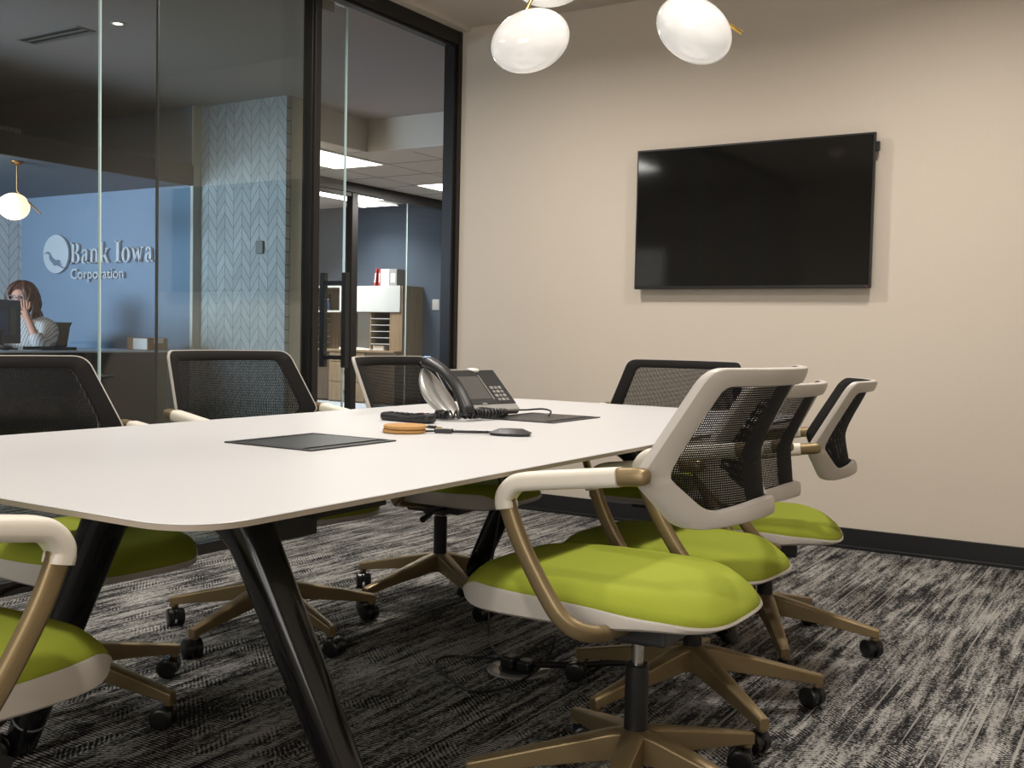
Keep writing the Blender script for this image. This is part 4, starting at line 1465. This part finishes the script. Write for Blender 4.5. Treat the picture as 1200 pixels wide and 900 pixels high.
# right hand lying on the desk
rp0 = 16
RB = Vector((0.085, 0.42, 0.862))
palm2 = add_j(RB, (0.032, 0.012), rp0)
for k, (dx, L_) in enumerate(((-0.026, 0.066), (-0.009, 0.075), (0.009, 0.072), (0.026, 0.058))):
    q0 = RB + Vector((dx - 0.012, 0.032, 0.0))
    i0 = add_j(q0, 0.0088, palm2)
    i1 = add_j(q0 + Vector((-0.010, L_ * 0.5, 0.006)), 0.0080, i0)
    add_j(q0 + Vector((-0.016, L_, -0.008)), 0.0070, i1)
i0 = add_j(RB + Vector((-0.036, 0.0, 0.0)), 0.0095, palm2)
add_j(RB + Vector((-0.056, 0.026, -0.002)), 0.0082, i0)
bm_ = bpy.data.meshes.new('body')
bm_.from_pydata([j[0] for j in body_j], body_e, [])
b2 = bmesh.new()
b2.from_mesh(bm_)
lay = b2.verts.layers.skin.verify()
b2.verts.ensure_lookup_table()
for i, j in enumerate(body_j):
    r = j[1]
    b2.verts[i][lay].radius = r if isinstance(r, (tuple, list)) else (r, r)
    b2.verts[i][lay].use_root = (i == 0)
b2.to_mesh(bm_)
b2.free()
bm_.materials.append(M['skin'])
bo_ = bpy.data.objects.new('body', bm_)
COL.objects.link(bo_)
s_ = bo_.modifiers.new('skin', 'SKIN')
s_.use_smooth_shade = True
ss_ = bo_.modifiers.new('subdivision', 'SUBSURF')
ss_.levels = ss_.render_levels = 1
dgp = bpy.context.evaluated_depsgraph_get()
bpy.context.view_layer.update()
dgp = bpy.context.evaluated_depsgraph_get()
evm = bpy.data.meshes.new_from_object(bo_.evaluated_get(dgp))
bpy.data.objects.remove(bo_)
# head joined to the body mesh so the figure stays one surface
HC = Vector((0, 0.055, 1.205))
hd_ = MB()
rings = []
for i in range(17):
    a_ = -PI / 2 + PI * (i + 0.35) / 17.0
    z = 0.118 * math.sin(a_)
    ring = []
    for k in range(24):
        b_ = 2 * PI * k / 24
        w_ = 0.076 * math.cos(a_)
        l_ = 0.094 * math.cos(a_)
        x, y = w_ * math.sin(b_), l_ * math.cos(b_)
        if z < 0:          # jaw narrows
            x *= 1 + z * 2.6
            if y < 0:
                y *= 1 + z * 3.0
        fx = math.exp(-((b_ if b_ < PI else b_ - 2 * PI) / 0.20) ** 2)
        y += fx * 0.024 * math.exp(-((z + 0.018) / 0.020) ** 2)        # nose
        y += fx * 0.006 * math.exp(-((z + 0.062) / 0.010) ** 2)        # lips
        y -= 0.010 * math.exp(-((abs(b_ if b_ < PI else b_ - 2 * PI) - 0.42) / 0.16) ** 2) * math.exp(-((z - 0.012) / 0.018) ** 2)   # eye sockets
        ring.append(HC + Vector((x, y, z)))
    rings.append(ring)
hd_.loops(rings, cap0=True, cap1=True)
for s in (-1, 1):
    hd_.ball(HC + Vector((0.077 * s, -0.008, -0.004)), (0.010, 0.018, 0.030), 10, 8)
bmx = bmesh.new()
bmx.from_mesh(evm)
hm = hd_.data('head', M['skin'], 60)
bmx.from_mesh(hm)
bmx.to_mesh(evm)
bmx.free()
evm.materials.clear()
evm.materials.append(M['skin'])
for p in evm.polygons:
    p.use_smooth = True
evm.name = 'body'
bo_ = bpy.data.objects.new('body', evm)
COL.objects.link(bo_)
bo_.parent = pr_
# eyes, mouth
ey = MB()
for s in (-1, 1):
    ey.ball(HC + Vector((0.031 * s, 0.081, 0.012)), (0.011, 0.006, 0.007), 10, 8)
ey.build('eyes', M['black'], pr_, 60)
MB().ball(HC + Vector((0, 0.083, -0.062)), (0.022, 0.006, 0.006), 12, 6).build('mouth', mat('lips', (0.32, 0.08, 0.07), 0.5), pr_, 60)
# glasses
gl_ = MB()
for s in (-1, 1):
    c_ = HC + Vector((0.033 * s, 0.103, 0.010))
    gl_.tube([c_ + Vector((0.026 * math.cos(2 * PI * k / 16), 0, 0.019 * math.sin(2 * PI * k / 16))) for k in range(16)], 0.0028, 6, up=(0, 1, 0), closed=True)
    gl_.tube([c_ + Vector((0.026 * s, 0, 0.004)), HC + Vector((0.078 * s, 0.04, 0.012)), HC + Vector((0.082 * s, -0.01, 0.008))], 0.0025, 6)
gl_.tube([HC + Vector((-0.008, 0.105, 0.012)), HC + Vector((0.008, 0.105, 0.012))], 0.0025, 6)
gl_.build('glasses', mat('dark_glasses_frame', (0.03, 0.02, 0.04), 0.3), pr_, 60)
# hair: cap plus wavy locks to the shoulders
hr = MB()
rows = []
for i in range(13):
    a_ = R(-38) + R(128) * i / 12
    ring = []
    for k in range(28):
        b_ = 2 * PI * k / 28
        bb = b_ if b_ < PI else b_ - 2 * PI
        front = max(0.0, math.cos(bb))
        z = 0.130 * math.sin(a_)
        lift = 0.085 * front ** 1.3 if a_ < R(50) else 0
        z2 = max(z, -0.05 + 0.118 * front ** 0.8) if front > 0.15 else z
        q = math.sqrt(max(0.0, 1 - (z2 / 0.1305) ** 2))
        wv = 1 + 0.035 * math.sin(7 * b_ + 2 * i) + 0.02 * math.sin(13 * b_)
        ring.append(HC + Vector((0.095 * q * wv * math.sin(b_), 0.112 * q * wv * math.cos(b_) - 0.010, z2 + 0.008)))
    rows.append(ring)
hr.loops(rows, cap1=True)
for k in range(26):
    b_ = R(62 + 236 * k / 25)
    x0, y0 = 0.092 * math.sin(b_), 0.108 * math.cos(b_) - 0.012
    ln = random.uniform(0.15, 0.20)
    ph_ = random.uniform(0, 6)
    pth = []
    for i in range(9):
        t_ = i / 8
        ww = 1.04 + 0.42 * t_ - 0.12 * t_ * t_
        pth.append(HC + Vector((x0 * ww + 0.010 * math.sin(ph_ + 7 * t_), y0 * ww + 0.010 * math.cos(ph_ + 6 * t_), 0.04 - ln * t_)))
    hr.tube(pth, [0.017 * (1 - 0.55 * (i / 8) ** 2) for i in range(9)], 7)
for k in range(20):           # loose waves over the crown and sides
    b_ = R(40 + 280 * k / 19)
    ph_ = random.uniform(0, 6)
    pth = []
    for i in range(10):
        a_ = R(78) - R(108) * i / 9
        q = math.cos(a_)
        wv = 1.05 + 0.05 * math.sin(ph_ + 1.1 * i)
        pth.append(HC + Vector((0.097 * q * wv * math.sin(b_ + 0.10 * math.sin(ph_ + i)), 0.114 * q * wv * math.cos(b_ + 0.10 * math.sin(ph_ + i)) - 0.010, 0.133 * math.sin(a_) + 0.008)))
    hr.tube(pth, [0.010 + 0.008 * math.sin(PI * i / 9) for i in range(10)], 7)
hr.build('hair', M['hair'], pr_, 70)
# blouse: torso shell with sleeves to the elbows
bl = MB()
rows = []
for (z, rx, ry, yo) in ((0.50, 0.185, 0.145, -0.02), (0.62, 0.165, 0.130, -0.015), (0.75, 0.170, 0.130, -0.005), (0.86, 0.182, 0.140, 0.0), (0.94, 0.185, 0.125, 0.0), (1.0, 0.168, 0.100, 0.0), (1.035, 0.115, 0.080, 0.003), (1.06, 0.072, 0.066, 0.008)):
    rows.append([(rx * math.cos(2 * PI * k / 28) * (1 + 0.02 * math.sin(5 * k)), yo + ry * math.sin(2 * PI * k / 28), z) for k in range(28)])
bl.loops(rows, cap0=True)
for s, q in ((-1, [(-0.12, 0.0, 1.0), (-0.19, 0.02, 0.975), (-0.212, 0.09, 0.90), (-0.214, 0.16, 0.868), (-0.203, 0.235, 0.885), (-0.185, 0.24, 0.935)]),
             (1, [(0.12, 0.0, 1.0), (0.19, 0.02, 0.975), (0.225, 0.09, 0.89), (0.225, 0.14, 0.872), (0.20, 0.25, 0.880), (0.165, 0.31, 0.880)])):
    sp_ = smooth_path(q, 5)
    bl.tube(sp_, [lerp(0.078, 0.05, i / (len(sp_) - 1)) for i in range(len(sp_))], 14)
bl.build('blouse', M['blouse'], pr_, 70)
tr = MB()
for s in (-1, 1):
    sp_ = smooth_path([(0.07 * s, -0.05, 0.54), (0.09 * s, 0.12, 0.53), (0.11 * s, 0.40, 0.505), (0.112 * s, 0.425, 0.40), (0.11 * s, 0.41, 0.10)], 5)
    tr.tube(sp_, [lerp(0.105, 0.060, i / (len(sp_) - 1)) for i in range(len(sp_))], 14)
tr.build('trousers', M['black_soft'], pr_, 70)
# her chair
oc = thing('desk_chair', 'dark office chair under the seated person in reception', 'chair', (PX, PY, 0), FACE - PI / 2)
MB().loops([[(x * 0.98, y - 0.02, 0.395) for x, y in seat_plan(0.95)], [(x, y - 0.02, 0.41) for x, y in seat_plan(1.0)], [(x, y - 0.02, 0.435) for x, y in seat_plan(1.0)], [(x, y - 0.02, 0.445) for x, y in seat_plan(0.9)]], cap0=True, cap1=True).build('seat', M['black_soft'], oc, 50)
rows = []
for (z, w_, y) in ((0.56, 0.17, -0.215), (0.70, 0.21, -0.20), (0.85, 0.225, -0.225), (1.0, 0.235, -0.26), (1.035, 0.245, -0.275)):
    rows.append([(x * w_, y - 0.05 * (1 - x * x) + d, z) for (x, d) in [(-1, 0.012), (-0.5, 0.012), (0, 0.012), (0.5, 0.012), (1, 0.012), (1, -0.012), (0.5, -0.012), (0, -0.012), (-0.5, -0.012), (-1, -0.012)]])
MB().loops(rows, cap0=True, cap1=True).build('backrest', M['black_soft'], oc, 50)
MB().box((-0.03, -0.30, 0.38), (0.03, -0.22, 0.60)).box((-0.03, -0.30, 0.36), (0.03, 0.05, 0.392)).build('back_post', M['black'], oc, 0)
MB().lathe([(0.025, 0.05), (0.025, 0.39)], 16).build('column', M['black'], oc, 40)
bsm = MB()
for k in range(5):
    a_ = R(72 * k + 20)
    bsm.tube([(0, 0, 0.085), (0.29 * math.cos(a_), 0.29 * math.sin(a_), 0.066)], [0.022, 0.014], 8)
    bsm.ball((0.29 * math.cos(a_), 0.29 * math.sin(a_), 0.029), 0.028, 12, 8)
bsm.build('base', M['black'], oc, 40)

# ------------------------------------------------------------------ far office furniture
FY, WY = 11.6, 12.1
hu = thing('wall_cabinet_hutch', 'oak office hutch with white flap door, shelf and paper slots', 'cabinet', (-9.8, WY, 0))
hx0, hx1 = -11.2 + 9.8, -9.02 + 9.8
yb, yf = -0.005, FY - WY


def hb_(mb, x0, x1, y0, y1, z0, z1):
    return mb.box((x0, y0, z0), (x1, y1, z1))


m_ = MB()
hb_(m_, hx1 - 0.03, hx1, yf + 0.02, yb, 0.752, 1.655)
hb_(m_, hx0, hx1 - 0.03, yf + 0.02, yb, 1.63, 1.655)
hb_(m_, hx0, hx1 - 0.03, yf + 0.02, yb, 1.285, 1.305)
hb_(m_, hx1 - 0.22, hx1 - 0.03, yf + 0.021, yf + 0.05, 0.752, 1.285)
hb_(m_, hx0, hx1 - 0.03, yb - 0.01, yb, 1.305, 1.63)
m_.build('carcass', M['oak'], hu, 0)
hb_(MB(), -0.345, hx1 - 0.03, yf, yf + 0.02, 1.29, 1.655).build('flap_door', M['white'], hu, 0, bevel=0.002)
hb_(MB(), hx0, -0.35, yf + 0.005, yf + 0.02, 1.635, 1.66).build('shelf_edge', M['white'], hu, 0)
hb_(MB(), hx0, -0.35, yf + 0.005, yf + 0.02, 1.283, 1.308).build('shelf_edge', M['white'], hu, 0)
hb_(MB(), -0.40, 0.20, yb - 0.02, yb - 0.01, 0.752, 1.285).build('back_board', M['pale_back'], hu, 0)
hb_(MB(), hx0, -0.40, yb - 0.02, yb - 0.01, 0.752, 1.285).build('back_board', M['oak'], hu, 0)
for (a0, a1) in ((0.20, hx1 - 0.22), (-1.16, -0.93)):
    hb_(MB(), a0, a0 + 0.018, yf + 0.03, yb, 0.752, 1.285).build('slot_side', M['oak'], hu, 0)
    for k in range(1, 6):
        z = 0.752 + 0.089 * k
        hb_(MB(), a0 + 0.018, a1, yf + 0.03, yb, z - 0.005, z + 0.005).build('slot_shelf', M['white'], hu, 0)
wt = thing('office_worktop', 'pale oak worktop with drawers below the office hutch', 'desk', (-9.8, WY, 0))
hb_(MB(), hx0, hx1, yf - 0.15, yb, 0.725, 0.751).build('worktop', M['oak'], wt, 0)
hb_(MB(), -0.42, hx1 - 0.01, yf - 0.12, yb, 0.0, 0.725).build('pedestal', M['oak'], wt, 0)
for z0, z1 in ((0.585, 0.715), (0.30, 0.575), (0.03, 0.29)):
    d_ = hb_(MB(), -0.40, 0.25, yf - 0.138, yf - 0.12, z0, z1).build('drawer', M['oak'], wt, 0)
    hb_(MB(), -0.14, 0.05, yf - 0.148, yf - 0.138, (z0 + z1) / 2 - 0.012, (z0 + z1) / 2 + 0.012).build('drawer_pull', M['charcoal'], d_, 0)
hb_(MB(), hx0, -0.45, yf - 0.05, yf - 0.03, 0.03, 0.725).build('modesty_panel', M['oak_d'], wt, 0)
hb_(MB(), -0.80, -0.72, yf - 0.053, yf - 0.05, 0.30, 0.42).build('notice', M['paper'], wt, 0)

# books and small things on the office shelves
bk = 0
BK = [(0.245, 0.03, 0.245, 'bookred', 8, 'red and white binder leaning at the left of the books on the hutch'), (0.335, 0.03, 0.24, 'bookred', 0, 'thin red book standing on top of the office hutch'),
      (0.372, 0.085, 0.235, 'paper', 0, 'thick white binder standing on top of the office hutch'), (0.462, 0.06, 0.235, 'paper', 0, 'white binder beside the grey one on the hutch'),
      (0.526, 0.13, 0.232, 'bookgrey', 0, 'grey patterned binder at the right end of the books on the hutch')]
for (x, w_, h_, mm_, ln, lab) in BK:
    o = thing('binder', lab, 'book', (-9.8 + x, FY + 0.16, 1.6555), 0, 'binders on top of the office hutch')
    mt_ = Matrix.Rotation(R(ln), 4, 'Y')
    MB().box((0, -0.12, 0), (w_, 0.10, h_), mt_).build('cover', M[mm_], o, 0, bevel=0.002)
    MB().box((w_ * 0.2, -0.122, h_ * 0.2), (w_ * 0.8, -0.12, h_ * 0.75), mt_).build('spine_label', M['paper'], o, 0)
for k, (x, w_, h_, mm_) in enumerate(((-1.15, 0.045, 0.27, 'paper'), (-1.10, 0.05, 0.275, 'bookgrey'), (-1.045, 0.04, 0.265, 'paper'), (-0.80, 0.03, 0.25, 'black'))):
    o = MB().box((0, 0, 0), (w_, 0.2, h_)).build('book', M[mm_], None, 0, bevel=0.002)
    o.location = (-9.8 + x, FY + 0.10, 1.3055)
    tag(o, ['white book at the left of the open office shelf', 'grey book between white books on the open office shelf', 'white book next to the blue bottle side of the open shelf',
            'thin black folder standing alone on the open office shelf'][k], 'book', 'books on the open office shelf')
bt = thing('blue_bottle', 'dark blue bottle on the open shelf of the office hutch', 'bottle', (-9.8 - 0.70, FY + 0.14, 1.3055))
MB().lathe([(0.038, 0), (0.041, 0.01), (0.041, 0.10), (0.028, 0.125), (0.016, 0.135), (0.016, 0.15)], 20).build('bottle_body', M['bookblue'], bt, 40)
MB().lathe([(0.018, 0.150), (0.018, 0.172), (0.014, 0.175)], 16).build('cap', M['paper'], bt, 40)
o = MB().lathe([(0.022, 0), (0.024, 0.004), (0.024, 0.07), (0.02, 0.072)], 16).build('white_cup', M['paper'], None, 40)
o.location = (-9.8 - 0.775, FY + 0.12, 1.3055)
tag(o, 'small white cup beside the blue bottle on the office shelf', 'cup')
for k, (x, y, z, w_, h_) in enumerate(((-0.30, FY - 0.05, 0.752, 0.30, 0.03), (0.0, FY - 0.02, 0.752, 0.24, 0.018), (0.235, FY + 0.06, 0.752, 0.19, 0.07))):
    o = MB().box((0, 0, 0), (w_, 0.22, h_)).build('paper_stack', M['paper'], None, 0)
    o.location = (-9.8 + x, y, z + 0.0004)
    tag(o, ['stack of white papers on the office worktop under the white flap door', 'thin stack of papers on the office worktop beside the paper slots', 'white paper stack in the lowest paper slot of the hutch'][k], 'papers')
sw = thing('light_switch', 'white light switch on the slate blue office wall', 'light switch', (-8.80, WY, 1.41))
MB().box((-0.06, -0.008, -0.075), (0.06, -0.001, 0.075)).build('plate', M['white'], sw, 0, bevel=0.003)
MB().box((-0.02, -0.012, -0.035), (0.02, -0.008, 0.035)).build('rocker', M['wplastic'], sw, 0, bevel=0.002)
